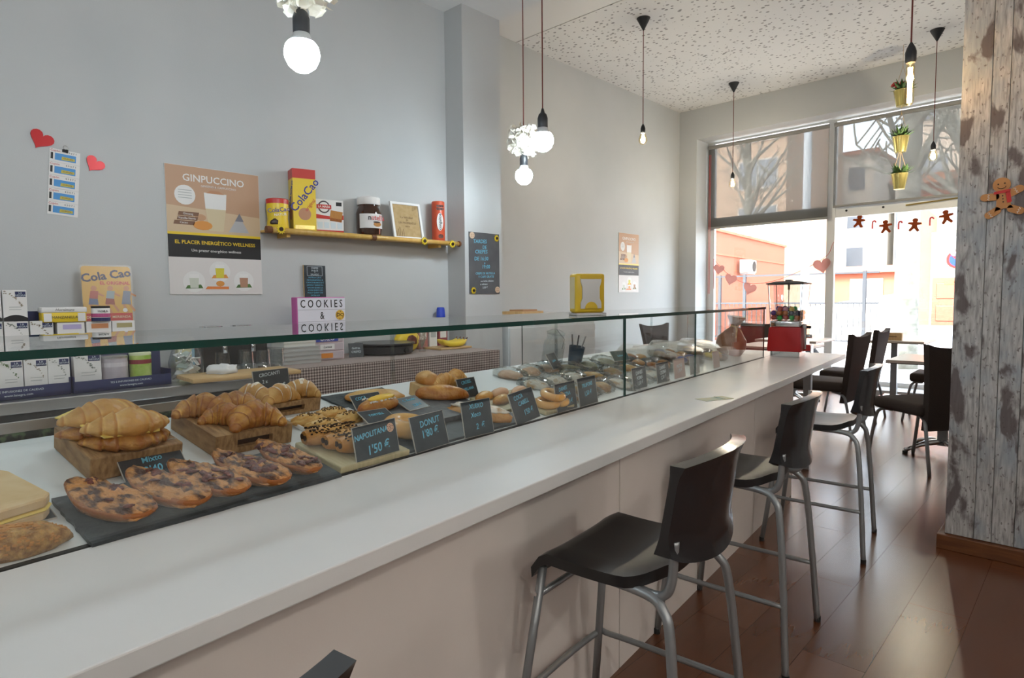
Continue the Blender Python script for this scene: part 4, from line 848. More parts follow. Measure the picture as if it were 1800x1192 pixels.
# ------------------------------------------------------------------ back bar
WT = .93
wt = thing('steel_worktop', 'stainless steel worktop along the wall behind the bar', 'worktop', (-2.86, 0, 0))
obj('top', box(-.262, .26, -2.9, 2.62, WT-.042, WT, .004), m_steel, wt); obj('cabinet', box(-.262, .20, -2.9, 2.62, 0, WT-.042), M('dark steel', (.10, .105, .11), .4, .8), wt)
fr = thing('steel_fridge_counter', 'low steel fridge counter with lids in front of the worktop', 'fridge', (-2.45, 0, 0))
obj('body', box(-.145, .145, -2.9, 1.2, 0, .82), _mats['dark steel'], fr)
for y0, y1 in ((-2.9, -.55), (-.548, .398), (.402, 1.2)): obj('lid', box(-.147, .147, y0, y1, .821, .85, .003), m_steel, fr)
gc = thing('gingham_cloth', 'brown and cream gingham cloth draped over the worktop', 'cloth', (-2.86, 1.95, WT))
bm = box(-.26, .268, -.68, .66, .001, .022); bx(bm, .262, .27, -.68, .66, -.35, .022); obj('drape', bm, m_check, gc)
CZ = WT + .023
# tea display
m_dkgreen = M('dark tea green', (.05, .06, .05), .5)
def tea_stand(label, y0, y1, x):
    t = thing('tea_display', label, 'display stand', (x, (y0+y1)/2, WT+.001), (0, 0, R(4)), 'navy tea display stands'); w = (y1-y0)/2
    obj('tray', box(-.10, 0, -w, w, 0, .012), m_navy, t); obj('front_lip', box(-.003, .0, -w, w, 0, .042), m_navy, t); obj('riser', box(-.24, -.10, -w, w, 0, .150), m_navy, t)
    for s in (-1, 1): obj('side', box(-.10, -.003, s*w-.0015, s*w+.0015, 0, .06), m_navy, t)
    for body, sz, z in (('TES E INFUSIONES DE CALIDAD', .010, .028), ('www.lanegra.com', .011, .014)):
        o = txt(t, body, sz, (0, 0), m_chalkw, 0); o.rotation_euler = WALLR; o.location = (.0008, .02, z)
    return t
tea_stand('navy tea display stand at the left picture edge', .16, .50, -2.66); tea_stand('navy tea display stand holding the two tins', .508, .835, -2.67)
def tea_box(label, x, y, z, w, h, kind=0, rz=0., d=.045):
    t = thing('tea_box', label, 'tea box', (x, y, z), (0, 0, R(rz)), 'white tea boxes'); obj('carton', box(-d, 0, -w/2, w/2, 0, h, .0012, 1), m_paper, t)
    lb = obj('navy_label', box(0, .0008, w*.02, w*.46, h*.78, h*.95), m_navy, t)
    o = txt(t, 'LA\nNEGRA', h*.075, (0, 0), m_chalkw, 0, sx=1.1); o.rotation_euler = WALLR; o.location = (.0016, w*.24, h*.865)
    bm = bmesh.new(); rng = random.Random(int(y*1000)+kind)
    for k in range(26):
        q = rng.random(); yy = -w*.45 + w*.75*q; zz = h*(.93 - .45*q*q) + rng.uniform(-.05, .04)*h; s = rng.uniform(.02, .05)*w
        bm.faces.new([bm.verts.new((.0007, yy+a*s, zz+b_*s)) for a, b_ in ((-1, 0), (0, -.7), (1.2, .2), (.1, .8))])
    obj('leaf_print', bm, (m_leaf, M('twig print', (.30, .25, .18), .7), M('grey leaf print', (.25, .28, .25), .7))[kind % 3], t)
    hill = [(-w/2, 0), (w/2, 0), (w/2, h*.10)] + [(w/2 - w*k/10, h*(.10+.10*math.sin(math.pi*k/10))) for k in range(1, 10)] + [(-w/2, h*.10)]
    bm = bmesh.new(); bm.faces.new([bm.verts.new((.0006, a, b_)) for a, b_ in hill]); obj('hill_print', bm, (m_dkgreen, m_blackp, m_navy)[kind % 3], t)
    for q in (.44, .36): o = obj('text_line', box(.0002, .0006, -w*.25, w*.25, h*q, h*q+.002), M('grey print', (.4, .42, .42), .6), t)
    return t
for i, (y, w, k, lab) in enumerate(((.335, .066, 0, 'white tea box at the left edge of the lower row'), (.404, .066, 1, 'white tea box in the middle of the lower row'), (.470, .064, 2, 'white tea box right of the middle in the lower row'))): tea_box(lab, -2.685, y, WT+.014, w, .120, k)
t = tea_box('wider white tea box with a teal hill beside the lilac tin', -2.70, .560, WT+.014, .085, .125, 2); 
for i, (y, z, k, lab) in enumerate(((.300, 1.083, 0, 'white tea box at the far left of the upper tier'), (.372, 1.083, 2, 'white tea box in the upper tier below the top box'), (.445, 1.083, 1, 'white tea box in the upper tier beside the navy card'), (.300, 1.195, 1, 'white tea box at the far left on top of the stack'), (.372, 1.195, 1, 'white tea box with black hill on top of the stack'))): tea_box(lab, -2.79, y, z, .068, .110, k)
nv = thing('navy_card', 'navy display card with rounded corner behind the tea boxes', 'card', (-2.865, .455, 1.083)); obj('card', mesh('card', prism([(-.08, 0), (.075, 0), (.075, .10), (.066, .13), (.045, .145), (-.08, .145)], -.002, .002), m_navy), None, nv, rot=WALLR)
for i, (y, w, lab) in enumerate(((.533, .085, 'small white carton with lilac print under the yellow tin'), (.622, .082, 'small white carton with orange print under the fruit jar'), (.705, .078, 'small white carton with olive print at the stack end'))):
    t = thing('white_carton', lab, 'box', (-2.79, y, 1.083), group='small white cartons'); obj('carton', box(-.06, 0, -w/2, w/2, 0, .102, .0012, 1), m_paper, t)
    obj('colour_band', box(0, .0008, -w*.3, w*.38, .076, .094), (M('lilac print', (.45, .40, .62), .6), M('orange print', (.7, .32, .15), .6), M('olive print', (.42, .36, .18), .6))[i], t); obj('picture_print', lump(.004, w*.22, .012, i, .1), (m_choc, m_red, m_dkgreen)[i], t, (.0, .01, .035))
t = thing('yellow_tin', 'long yellow and white chamomile tin on the cartons', 'tin', (-2.785, .515, 1.186)); obj('body', box(-.07, 0, -.068, .068, 0, .038, .004), m_yellow, t, smooth=True); obj('lid', box(-.072, .002, -.070, .070, .036, .056, .004), m_paper, t, smooth=True)
obj('side_print', box(.0, .0012, -.064, -.04, .003, .034), m_paper, t); obj('side_print', box(.0, .0012, .04, .064, .003, .034), m_paper, t)
o = txt(t, 'MANZANILLA', .013, (0, 0), m_dkgreen, 0); o.rotation_euler = WALLR; o.location = (.001, 0, .018); o = txt(t, 'Hornimans', .013, (0, 0), m_dkgreen, 0, shear=.3); o.rotation_euler = WALLR; o.location = (.0025, .0, .046)
t = thing('fruit_jar', 'small jar with white and berry label on the carton', 'jar', (-2.79, .630, 1.186)); obj('jar', lathe([(.028, 0), (.031, .004), (.031, .05), (.029, .054)], 22), m_paper, t, smooth=True); obj('foot_band', lathe([(.0314, .001), (.0314, .014)], 22, caps=False), m_navy, t); obj('label_band', lathe([(.0314, .016), (.0314, .030)], 22, caps=False), M('berry print', (.45, .08, .22), .5), t); obj('lid', lathe([(.031, .050), (.031, .058), (.001, .059)], 22), m_dark, t)
o = txt(t, 'MORA', .012, (0, 0), m_blackp, 0); o.rotation_euler = WALLR; o.location = (.0322, 0, .038)
for nm, lab, y, r, h, mm, mt in (('tea_tin', 'lilac grey tea tin with steel lid', .652, .046, .112, M('lilac tin', (.50, .46, .50), .4, c2=(.42, .38, .42), scale=30), m_steel), ('tea_tin', 'bright green tea tin with pale lid', .742, .038, .118, M('green tin', (.28, .46, .05), .35, c2=(.5, .62, .2), scale=22), M('pale green lid', (.62, .68, .45), .35))):
    t = thing(nm, lab, 'tin', (-2.735, y, WT+.014)); obj('can', lathe([(r, 0), (r, h*.92)], 26), mm, t, smooth=True); obj('lid', lathe([(r*1.02, h*.90), (r*1.02, h*.97), (r*.9, h), (.001, h)], 26), mt, t, smooth=True)
    obj('label_band', lathe([(r*1.012, h*.62), (r*1.012, h*.76)], 26, caps=False), M('wine print', (.25, .03, .04), .5) if r < .04 else M('pale print', (.6, .57, .6), .5), t)
t = thing('cotton_jar', 'round glass jar filled with white paper sachets', 'jar', (-2.72, .905, WT+.001)); obj('glass', lathe([(.045, 0), (.062, .02), (.066, .08), (.055, .12), (.048, .135), (.05, .15)], 26), m_clear, t, smooth=True); rng = random.Random(3)
for k in range(26): obj('sachet', box(-.02, .02, -.014, .014, -.002, .002, .001, 1), m_paper if k % 3 else M('mint sachet', (.45, .52, .48), .7), t, (rng.uniform(-.03, .03), rng.uniform(-.03, .03), .02+.1*k/26), (rng.uniform(-1, 1), rng.uniform(-1, 1), rng.uniform(0, 3)))
t = thing('yellow_carton', 'cream and yellow drink carton behind the cutting board', 'carton', (-2.95, .985, WT+.001)); obj('carton', box(-.04, .0, -.035, .035, 0, .155, .002), M('cream carton', (.72, .66, .38), .5), t); obj('picture_print', disc(.024, 0, .0008, 18), M('amber print', (.62, .38, .08), .5), t, (.0, 0, .07), WALLR); obj('blue_stripe', box(0, .0008, .022, .034, .04, .14), M('pale blue print', (.3, .5, .65), .5), t); obj('top_fold', prism([(-.04, -.035), (0, -.035), (0, .035), (-.04, .035)], .155, .17), _mats['cream carton'], t)
t = thing('coffee_machine', 'black coffee machine with steel rims behind the glasses', 'coffee machine', (-2.99, 1.20, WT+.001)); obj('body', box(-.10, .06, -.16, .15, 0, .20, .01), m_black, t); obj('drip_tray', box(.06, .12, -.14, .12, 0, .03, .004), m_steel, t)
for y in (-.09, .05): obj('steel_rim', lathe([(.045, .2), (.05, .205), (.05, .212), (.02, .216)], 24), m_chrome, t, (0, y, 0), smooth=True); 
for y in (-.07, .06): obj('spout', tube([(.06, y, .13), (.10, y, .13), (.10, y, .09)], .012, 10), m_chrome, t, smooth='all')
t = thing('white_plate', 'white oval plate under the wooden cutting board', 'plate', (-2.60, 1.05, WT+.001)); obj('plate', lathe([(.06, 0), (.12, .010), (.122, .013), (.06, .004)], 28), m_paper, t, smooth=True); t.scale = (.8, 1.4, 1)
t = thing('cutting_board', 'light wooden cutting board lying across the worktop edge', 'board', (-2.575, 1.06, WT+.016), (0, 0, R(-3))); obj('board', box(-.11, .11, -.21, .22, 0, .018, .006), m_woodl, t, smooth=True)
t = thing('folded_napkin', 'crumpled white cloth bundle on the cutting board', 'cloth', (-2.60, 1.00, WT+.035), (0, 0, R(30))); obj('cloth', lump(.062, .048, .030, 8, .35, 3, 26, 14, -.2, .8), M('white cloth', (.72, .72, .72), .9), t, smooth='all')
for i, (x, y, lab) in enumerate(((-2.78, 1.075, 'upturned drinking glass directly behind the cloth bundle'), (-2.74, 1.165, 'upturned drinking glass, second from the left'), (-2.74, 1.24, 'upturned drinking glass, third from the left'), (-2.76, 1.315, 'upturned drinking glass next to the grey trays'), (-2.84, 1.20, 'upturned drinking glass in the back row'))):
    t = thing('drinking_glass', lab, 'glass', (x, y, WT+.001), group='upturned drinking glasses'); obj('glass', lathe([(.036, 0), (.034, .004), (.028, .105), (.001, .106)], 22), m_clear, t, smooth=True)
for k in range(7):
    t = thing('paper_tray', ('lowest', 'second lowest', 'third lowest', 'middle', 'third highest', 'second highest', 'topmost')[k] + ' grey paper tray in the stack by the gingham cloth', 'tray', (-2.86, 1.445, CZ+.0005+.0205*k), group='stack of grey paper trays'); s = 1 - .02*k if k < 4 else .80
    bm = prism([(-.085*s, -.10*s), (.085*s, -.10*s), (.085*s, .10*s), (-.085*s, .10*s)], 0, .0195); obj('tray', bm, M('grey pulp', (.40, .40, .39), .8) if k < 4 else M('cream pulp', (.62, .62, .58), .8), t); obj('rim', box(-.088*s, .088*s, -.103*s, .103*s, .0165, .0190), _mats['grey pulp'] if k < 4 else _mats['cream pulp'], t)
dw = thing('drawer_tower', 'small pale pink drawer tower with a blue sticker', 'drawers', (-2.84, 1.615, CZ)); m_pinkf = M('pale pink plastic', (.70, .56, .60), .4)
obj('shell', box(-.12, .0, -.10, .10, 0, .135, .004), m_pinkf, dw)
for k in range(3):
    d = obj('drawer', box(-.10, .006, -.092, .092, .006+.043*k, .044+.043*k, .003), M('smoky drawer', (.50, .43, .46), .3), dw)
    if k == 2: obj('blue_sticker', box(.006, .0075, -.062, .062, .096, .124), M('oreo blue', (.02, .05, .35), .4), d); o = txt(d, 'OREO', .030, (0, 0), m_paper, 0, bold=.02); o.rotation_euler = WALLR; o.location = (.0082, 0, .110)
    if k == 1: obj('white_sticker', box(.006, .0075, -.04, .04, .055, .081), m_paper, d); o = txt(d, 'Lacasa', .018, (0, 0), m_blackp, 0, shear=.25); o.rotation_euler = WALLR; o.location = (.0082, 0, .068)
    if k == 0: obj('orange_contents', box(.006, .0075, -.035, .03, .012, .036), M('orange pack', (.72, .25, .03), .5), d)
lb = thing('light_box', 'cinema light box spelling COOKIES with a pink case', 'light box', (-2.87, 1.61, CZ+.136), (0, 0, R(3)))
obj('case', box(-.05, 0, -.14, .14, 0, .185, .004), M('pink plastic', (.50, .10, .33), .4), lb); obj('front', box(0, .002, -.135, .137, .004, .181), m_lightbox, lb)
for z in (.062, .122): obj('groove', box(.002, .003, -.135, .137, z-.0012, z+.0012), M('grey groove', (.45, .45, .5), .5), lb)
for body, z, y, sz in (('C O O K I E S', .150, .0, .056), ('&', .09, .0, .052)): o = txt(lb, body, sz, (0, 0), m_blackp, 0, sx=.74, bold=.006); o.rotation_euler = WALLR; o.location = (.0026, y, z)
ck = obj('cookie_sticker', disc(.026, 0, .002, 24), M('cookie yellow', (.72, .45, .07), .5), lb, (.0022, .105, .092), WALLR, label='yellow cookie sticker with dark glasses')
for s in (-1, 1): obj('glasses', tube([(s*.011+.009*math.cos(k*.785), .002+.007*math.sin(k*.785), .0028) for k in range(8)], .0014, 5, closed=True), m_blackp, ck)
for k in range(6): obj('chip', disc(.0024, .002, .003, 8), m_topd, ck, (.019*math.cos(k*1.05+.4), .019*math.sin(k*1.05+.4), 0))
mb = thing('menu_board', 'narrow handwritten blackboard menu on the wall above the light box', 'sign', (-3.118, 1.71, 1.27), WALLR); obj('panel', box(-.064, .064, 0, .178, 0, .006), m_cardk, mb); obj('wood_edge', box(-.066, -.064, 0, .178, 0, .007), m_woodl, mb)
bm = bmesh.new()
for a in ((-.045, .045, .171, .1725), (-.045, .045, .122, .1235), (-.045, -.0437, .1235, .171), (.0437, .045, .1235, .171)): bx(bm, *a, .006, .0066)
obj('chalk_frame', bm, m_chalkw, mb)
for k, (b_, y) in enumerate((('CREPES', .163), ('DULCE', .150), ('Y', .140), ('SALADO', .129))): txt(mb, b_, .013, (0, y), m_chalkw, .0065)
for k, b_ in enumerate(('NUTELLA 2,75 €', 'AZUCAR/LIMON 2 €', 'CHOCO BLANCO 3 €', 'JAMON Y QUESO 3,5', 'BACON QUESO 3,5', 'ATUN QUESO 3,50', 'POLLO QUESO 3,75', 'EXTRA 0,50')): txt(mb, b_, .0105, (0, .112-.0138*k), m_chalk, .0065)
card0 = thing('price_card', 'small blackboard card leaning beside the drawer tower', 'sign', (-2.86, 1.80, CZ+.001), (R(80), 0, R(75))); obj('panel', box(-.04, .04, 0, .075, -.002, 0), m_cardk, card0)
for b_, y in (('Gofres', .048), ('CREPES', .028)): txt(card0, b_, .016, (0, y), m_chalkw, .0006)
cr = thing('crepe_maker', 'round black crepe griddle on the gingham cloth', 'griddle', (-2.93, 2.03, CZ)); obj('base', lathe([(.13, 0), (.155, .008), (.16, .045), (.15, .055)], 36), m_black, cr, smooth=True); obj('hotplate', lathe([(.168, .055), (.17, .064), (.001, .066)], 36), M('cast plate', (.035, .035, .036), .3), cr, smooth=True); obj('knob', lathe([(.016, 0), (.014, .014), (.001, .015)], 16), m_dark, cr, (.155, .03, .025), (0, R(90), 0))
yb = thing('yellow_bag', 'yellow and brown snack pouch behind the crepe griddle', 'bag', (-2.99, 2.23, CZ)); obj('pouch', lump(.035, .085, .075, 6, .12, 2, 26, 14, -.8), m_yellow, yb, smooth='all'); obj('picture_print', lump(.006, .04, .04, 7, .1), m_topd, yb, (.033, .01, .04), smooth='all')
dv = thing('dried_sprigs', 'small clear vase of dried sprigs by the snack pouch', 'vase', (-2.86, 2.24, CZ)); obj('vase', lathe([(.02, 0), (.024, .03), (.016, .06), (.02, .07)], 16), m_clear, dv, smooth=True); bm = bmesh.new(); rng = random.Random(2)
for k in range(16): tube([(0, 0, .02), (rng.uniform(-.02, .02), rng.uniform(-.02, .02), .08), (rng.uniform(-.05, .05), rng.uniform(-.05, .05), rng.uniform(.10, .15))], .0016, 4, bm)
o = obj('sprigs', bm, M('dry straw', (.42, .36, .28), .8), dv)
bt = thing('fruit_board', 'wooden serving tray under the yellow fruit', 'tray', (-2.93, 2.49, CZ)); obj('tray', box(-.08, .10, -.13, .12, 0, .012, .003), m_woodl, bt); obj('stand', box(-.06, .08, -.1, .1, .0, .001), m_dark, bt)
for k in range(4):
    t = thing('banana', ('banana at the front of the wooden tray', 'banana second from the front of the tray', 'banana third from the front of the tray', 'banana at the back of the wooden tray')[k], 'banana', (-2.86-.03*k, 2.49+.006*k, CZ+.012), (0, 0, R(84+5*k)), 'bananas on the tray'); obj('fruit', tube(curve_pts([(-.09, .0, .045), (-.05, -.012, .022), (0, -.018, .018), (.05, -.012, .022), (.09, 0, .040)], 4), .016, 10, rs=[.005, .011, .015, .016, .017, .018, .018, .018, .018, .018, .018, .017, .016, .015, .012, .008, .005]), m_yellow, t, smooth='all'); obj('stem', tube([(.088, 0, .039), (.102, .004, .052)], .004, 6), m_topd, t)
for i, (y, w, h, m, lab) in enumerate(((2.36, .07, .15, M('rose carton', (.42, .16, .14), .5), 'rose coloured carton behind the tray at its left'), (2.44, .06, .17, m_paper, 'white carton with grey band behind the tray'), (2.52, .07, .155, M('claret carton', (.30, .06, .07), .5), 'claret carton behind the tray at its right'))):
    t = thing('carton', lab, 'carton', (-3.03, y, CZ), group='cartons along the back wall'); obj('carton', box(-.04, .03, -w/2, w/2, 0, h, .002), m, t); obj('label_print', box(.03, .0308, -w*.35, w*.35, h*.4, h*.7), m_paper if i != 1 else M('grey print', (.4, .42, .42), .6), t)
bc = thing('blue_capped_bottle', 'clear bottle with a bright blue cap by the pillar', 'bottle', (-3.02, 2.53, CZ)); bc.location.x = -3.075; bc.location.y = 2.565
obj('bottle', lathe([(.03, 0), (.034, .01), (.034, .16), (.02, .19)], 20), m_clear, bc, smooth=True); obj('cap', lathe([(.026, .188), (.030, .19), (.026, .24), (.022, .252), (.001, .254)], 20), M('blue cap', (.02, .06, .5), .35), bc, smooth=True)
cb_ = thing('white_cabinet', 'white back-bar cabinet standing past the wall pillar', 'cabinet', (-3.2, 3.52, 0), (0, 0, 0)); obj('body', box(-.25, .24, -.45, .55, 0, 1.10), m_white, cb_); obj('top', box(-.26, .26, -.46, .56, 1.10, 1.14, .003), m_white, cb_)
for y0, y1 in ((-.445, .048), (.052, .545)):
    d = obj('door', box(.24, .256, y0, y1, .08, 1.05, .002), m_white, cb_); obj('handle', tube([(.262, (y1 if y0 < 0 else y0)+(-.04 if y0 < 0 else .04), .55), (.262, (y1 if y0 < 0 else y0)+(-.04 if y0 < 0 else .04), .75)], .006), m_chrome, d)
wbx = thing('wooden_tray', 'flat light wooden box lying on the white cabinet', 'box', (-3.12, 3.40, 1.141), (0, 0, R(8))); obj('box', box(-.09, .09, -.14, .14, 0, .022), m_woodl, wbx); obj('lid', box(-.06, .06, -.09, .10, .022, .034), M('pale brown wood', (.45, .25, .12), .5), wbx)

# ------------------------------------------------------------------ on the case and ledge
nd = thing('napkin_dispenser', 'yellow napkin dispenser standing on the glass case', 'dispenser', c2w(-1.43, 2.40, 1.181), (0, 0, SK+R(-34)))
# local +x faces the customers
m_yel2 = M('yellow lacquer', (.62, .42, .02), .3)
obj('shell', box(-.045, .03, -.072, .072, .012, .185, .012, 3), m_yel2, nd, smooth=True)
obj('napkin_stack', mesh('n', prism([(-.05, .03), (.05, .03), (.05, .055), (.042, .075), (.042, .125), (.05, .15), (.05, .165), (-.05, .165), (-.05, .15), (-.042, .125), (-.042, .075), (-.05, .055)], 0, .006), M('steel face', (.52, .53, .53), .35, .6)), None, nd, (.0295, 0, 0), WALLR); obj('base_plate', box(-.05, .04, -.073, .073, 0, .012, .003), m_chrome, nd)
obj('front_tab', mesh('n', prism([(.03*math.cos(R(a)), .03+.03*math.sin(R(a))) for a in range(0, 181, 15)], 0, .009), m_yel2), None, nd, (.0295, 0, 0), WALLR); obj('top_tab', box(.029, .037, -.05, .05, .16, .18, .003), m_yel2, nd)
obj('side_panel', box(-.03, .02, -.0745, -.072, .03, .17), M('cream enamel', (.6, .52, .3), .4), nd)
bk = thing('banknote', 'small pale banknote lying on the counter edge', 'banknote', c2w(-.93, 2.62, ZL+.0006), (0, 0, SK+R(62))); obj('note', box(-.075, .075, -.036, .036, 0, .0006), M('note paper', (.42, .52, .46), .7, c2=(.66, .6, .4), scale=22), bk); obj('fold', box(.03, .075, -.036, .036, .0006, .0025), _mats['note paper'], bk)
gm = thing('gumball_machine', 'red gumball machine at the far end of the counter', 'gumball machine', c2w(-1.165, 4.80, ZL+.0005), (0, 0, SK)); m_gred = M('red enamel', (.42, .008, .01), .3)
obj('foot', box(-.10, .10, -.095, .095, 0, .045, .006), m_chrome, gm); bm = bmesh.new()
a_ = [bm.verts.new((sx*.118, sy*.112, .04)) for sx, sy in ((-1, -1), (1, -1), (1, 1), (-1, 1))]; b_ = [bm.verts.new((sx*.108, sy*.102, .215)) for sx, sy in ((-1, -1), (1, -1), (1, 1), (-1, 1))]; bm.faces.new(a_[::-1]); bm.faces.new(b_)
for q in range(4): bm.faces.new((a_[q], a_[(q+1) % 4], b_[(q+1) % 4], b_[q]))
bmesh.ops.bevel(bm, geom=bm.edges[:], offset=.005, segments=2, affect='EDGES'); obj('body', bm, m_gred, gm, smooth=True)
obj('collar', box(-.103, .103, -.098, .098, .215, .262, .01, 3), m_chrome, gm, smooth=True)
bm = bmesh.new(); rr = rrect(.21, .20, .02, 4); lo = [bm.verts.new((x, y, .262)) for x, y in rr]; hi = [bm.verts.new((x*1.16, y*1.16, .528)) for x, y in rr]
for q in range(len(rr)): bm.faces.new((lo[q], lo[(q+1) % len(rr)], hi[(q+1) % len(rr)], hi[q]))
obj('globe', bm, thin_glass('globe glass', (.86, .88, .88), f0=.10), gm, smooth=True)
for sx in (-1, 1):
    for sy in (-1, 1): obj('globe_edge', tube([(sx*.100, sy*.095, .262), (sx*.117, sy*.111, .526)], .003, 6), thin_glass('edge glass', (.36, .38, .39), f0=.15), gm); obj('lid', lathe([(.178, .524), (.180, .532), (.10, .546), (.03, .549), (.03, .557), (.001, .559)], 4), M('dark lid', (.09, .085, .085), .4, .4), gm, (0, 0, 0), (0, 0, R(45))); obj('rod', tube([(0, 0, .265), (0, 0, .53)], .003, 6), m_tube, gm); obj('rod_nut', lathe([(.008, .485), (.008, .53)], 10), M('bronze', (.3, .17, .06), .4, .8), gm)
obj('coin_mechanism', box(.105, .135, -.05, .05, .06, .24, .006), m_chrome, gm); obj('crank', tube([(.135, 0, .15), (.165, 0, .15)], .014, 14), m_chrome, gm); obj('crank_handle', box(.160, .172, -.045, .045, .142, .160, .003), m_chrome, gm); obj('chute', box(.11, .16, -.035, .035, .045, .09, .006), m_gred, gm); obj('chute_flap', box(.158, .165, -.03, .03, .03, .085), m_chrome, gm, (0, 0, 0)); obj('lock', lathe([(.01, 0), (.01, .02)], 12), m_dark, gm, (.135, 0, .215), (0, R(90), 0))
rng = random.Random(14); cols = [(.55, .30, .02), (.45, .05, .04), (.03, .40, .06), (.55, .25, .32), (.12, .05, .25), (.62, .45, .05), (.50, .14, .03), (.02, .02, .05), (.6, .55, .5)]
gme = [mesh('gumball', lathe([(.001, -.02), (.0141, -.0141), (.02, 0), (.0141, .0141), (.001, .02)], 14), M('gum %d' % k, c, .25), 'all') for k, c in enumerate(cols)]
k = 0
for lay, zz in enumerate((.284, .316, .346)):
    for ix in range(5):
        for iy in range(5):
            if lay == 2 and rng.random() < .5: continue
            obj('gumball', gme[rng.randrange(9)], None, gm, (-.082+.041*ix+rng.uniform(-.003, .003), -.078+.039*iy+rng.uniform(-.003, .003), zz+rng.uniform(-.003, .003)))

# ------------------------------------------------------------------ wall shelf and what stands on it
sh = thing('wall_shelf', 'narrow wall shelf edged with a golden bamboo pole', 'shelf', (-3.05, 2.02, 1.612)); m_bam = M('bamboo gold', (.60, .36, .08), .3, c2=(.68, .45, .14), scale=5, stretch=(1, 8, 1))
obj('shelf_board', box(-.075, .04, -.60, .64, -.006, .006, .002), m_bam, sh); obj('pole', tube([(.045, -.61, 0), (.045, .665, 0)], .014, 12), m_bam, sh, smooth='all')
for y in (-.61, -.0, .655): obj('brown_binding', tube([(.045, y-.014, 0), (.045, y+.014, 0)], .018, 12), M('brown binding', (.16, .06, .02), .6), sh)
for y in (-.5, .5): obj('bracket', box(-.075, .03, y-.01, y+.01, -.03, -.006), m_bam, sh)
def sunflower(parent, loc, r, rot): 
    f = obj('sunflower', star_disc(r, r*.62, 12, 0, .004), M('sunflower petal', (.78, .58, .02), .6), parent, loc, rot); obj('seed_head', disc(r*.4, .004, .009, 16), m_choc, f); return f
for y, z in ((-.555, .004), (.355, 0), (.578, -.006)): sunflower(sh, (.0595, y, z), .026, WALLR)
SZ = 1.6185
def cy_can(nm, lab, cat, x, y, prof, m, seg=28): t = thing(nm, lab, cat, (x, y, SZ)); obj('body', lathe(prof, seg), m, t, smooth=True); return t
def ltxt(parent, body, size, x, y, z, m, rz=0., roll=0., **k):
    o = txt(parent, body, size, (0, 0), m, 0, **k); o.rotation_euler = (Matrix.Rotation(rz, 3, 'Z') @ Matrix.Rotation(STAND, 3, 'Z') @ Matrix.Rotation(STAND, 3, 'X') @ Matrix.Rotation(roll, 3, 'Z')).to_euler(); o.location = (x, y, z); return o
t = cy_can('cocoa_tub', 'yellow cocoa tub with red lid at the left end of the shelf', 'tub', -3.06, 1.485, [(.050, 0), (.054, .012), (.050, .06), (.055, .11), (.053, .132)], m_yellow); obj('lid', lathe([(.055, .130), (.055, .152), (.05, .156), (.001, .157)], 28), m_red, t, smooth=True); obj('foot_print', lathe([(.0512, .002), (.0535, .014), (.0530, .022)], 28, caps=False), m_paper, t)
t.rotation_euler = (0, 0, R(-20)); ltxt(t, 'ColaCao', .030, .0565, 0, .095, m_blueink, roll=R(8), bold=.012); ltxt(t, 'NATUR', .018, .0545, .008, .072, m_paper, roll=R(6)); obj('choc_print', lump(.006, .022, .02, 2, .2), m_choc, t, (.048, -.02, .024), smooth='all')
t = thing('cocoa_box', 'tall yellow cocoa carton with red top on the shelf', 'box', (-3.055, 1.62, SZ), (0, 0, R(-14))); obj('carton', box(-.045, .045, -.058, .058, 0, .318), m_yellow, t); obj('red_top', box(-.0455, .0455, -.0585, .0585, .270, .3185), m_red, t)
ltxt(t, 'ColaCao', .058, .0462, .002, .185, m_blueink, roll=R(52), bold=.012); ltxt(t, 'original', .026, .0462, .028, .135, m_red, roll=R(52)); obj('cup_print', disc(.032, 0, .001, 24), M('cocoa print', (.50, .25, .14), .5), t, (.0452, 0, .088), WALLR); obj('base_print', box(.045, .046, -.05, .05, .01, .03), m_gold, t)
o = txt(t, 'ColaCao', .05, (0, 0), m_blueink, 0, bold=.012); o.rotation_euler = (Matrix.Rotation(STAND, 3, 'X') @ Matrix.Rotation(R(60), 3, 'Z')).to_euler(); o.location = (0, -.0592, .18); obj('cup_print', disc(.028, 0, .001, 24), _mats['cocoa print'], t, (0, -.0585, .088), (STAND, 0, 0))
t = thing('cookie_box', 'white and red waffle cookie box with a round logo on the shelf', 'box', (-3.055, 1.765, SZ), (0, 0, R(-10))); obj('carton', box(-.035, .035, -.075, .075, 0, .178), m_paper, t); obj('red_foot', box(-.0355, .0355, -.0755, .0755, 0, .016), m_red, t); obj('red_band', mesh('rb', prism([(-.0755, .075), (.0755, .075), (.0755, .1), (.02, .088), (-.0755, .098)], 0, .0008), m_red), None, t, (.0352, 0, 0), WALLR)
lo_ = obj('logo_disc', disc(.033, 0, .001, 24), M('dark logo', (.06, .05, .06), .5), t, (.0354, -.032, .138), WALLR); obj('logo_ring', disc(.026, .001, .0014, 24), m_paper, lo_); obj('red_banner', box(-.04, .04, -.010, .012, .0014, .002), m_red, lo_); txt(lo_, 'LA MASA', .0165, (0, .001), m_paper, .0022, bold=.015); obj('corner_print', box(.035, .036, .035, .066, .148, .168), m_blackp, t)
for k in range(2): obj('waffle_print', mesh('wp', prism([(-.035, -.018), (.03, -.024), (.038, .015), (-.028, .022)], 0, .0012+.0006*k), m_crustp if k else m_crust), None, t, (.036, .033, .085+.016*k), WALLR)
for k in range(4): obj('cup_print', mesh('cp', prism([(-.012, .0), (.012, .0), (.014, .032), (-.014, .032)], 0, .001), m_chalkw), None, t, (.0353, -.055+.036*k, .026), WALLR)
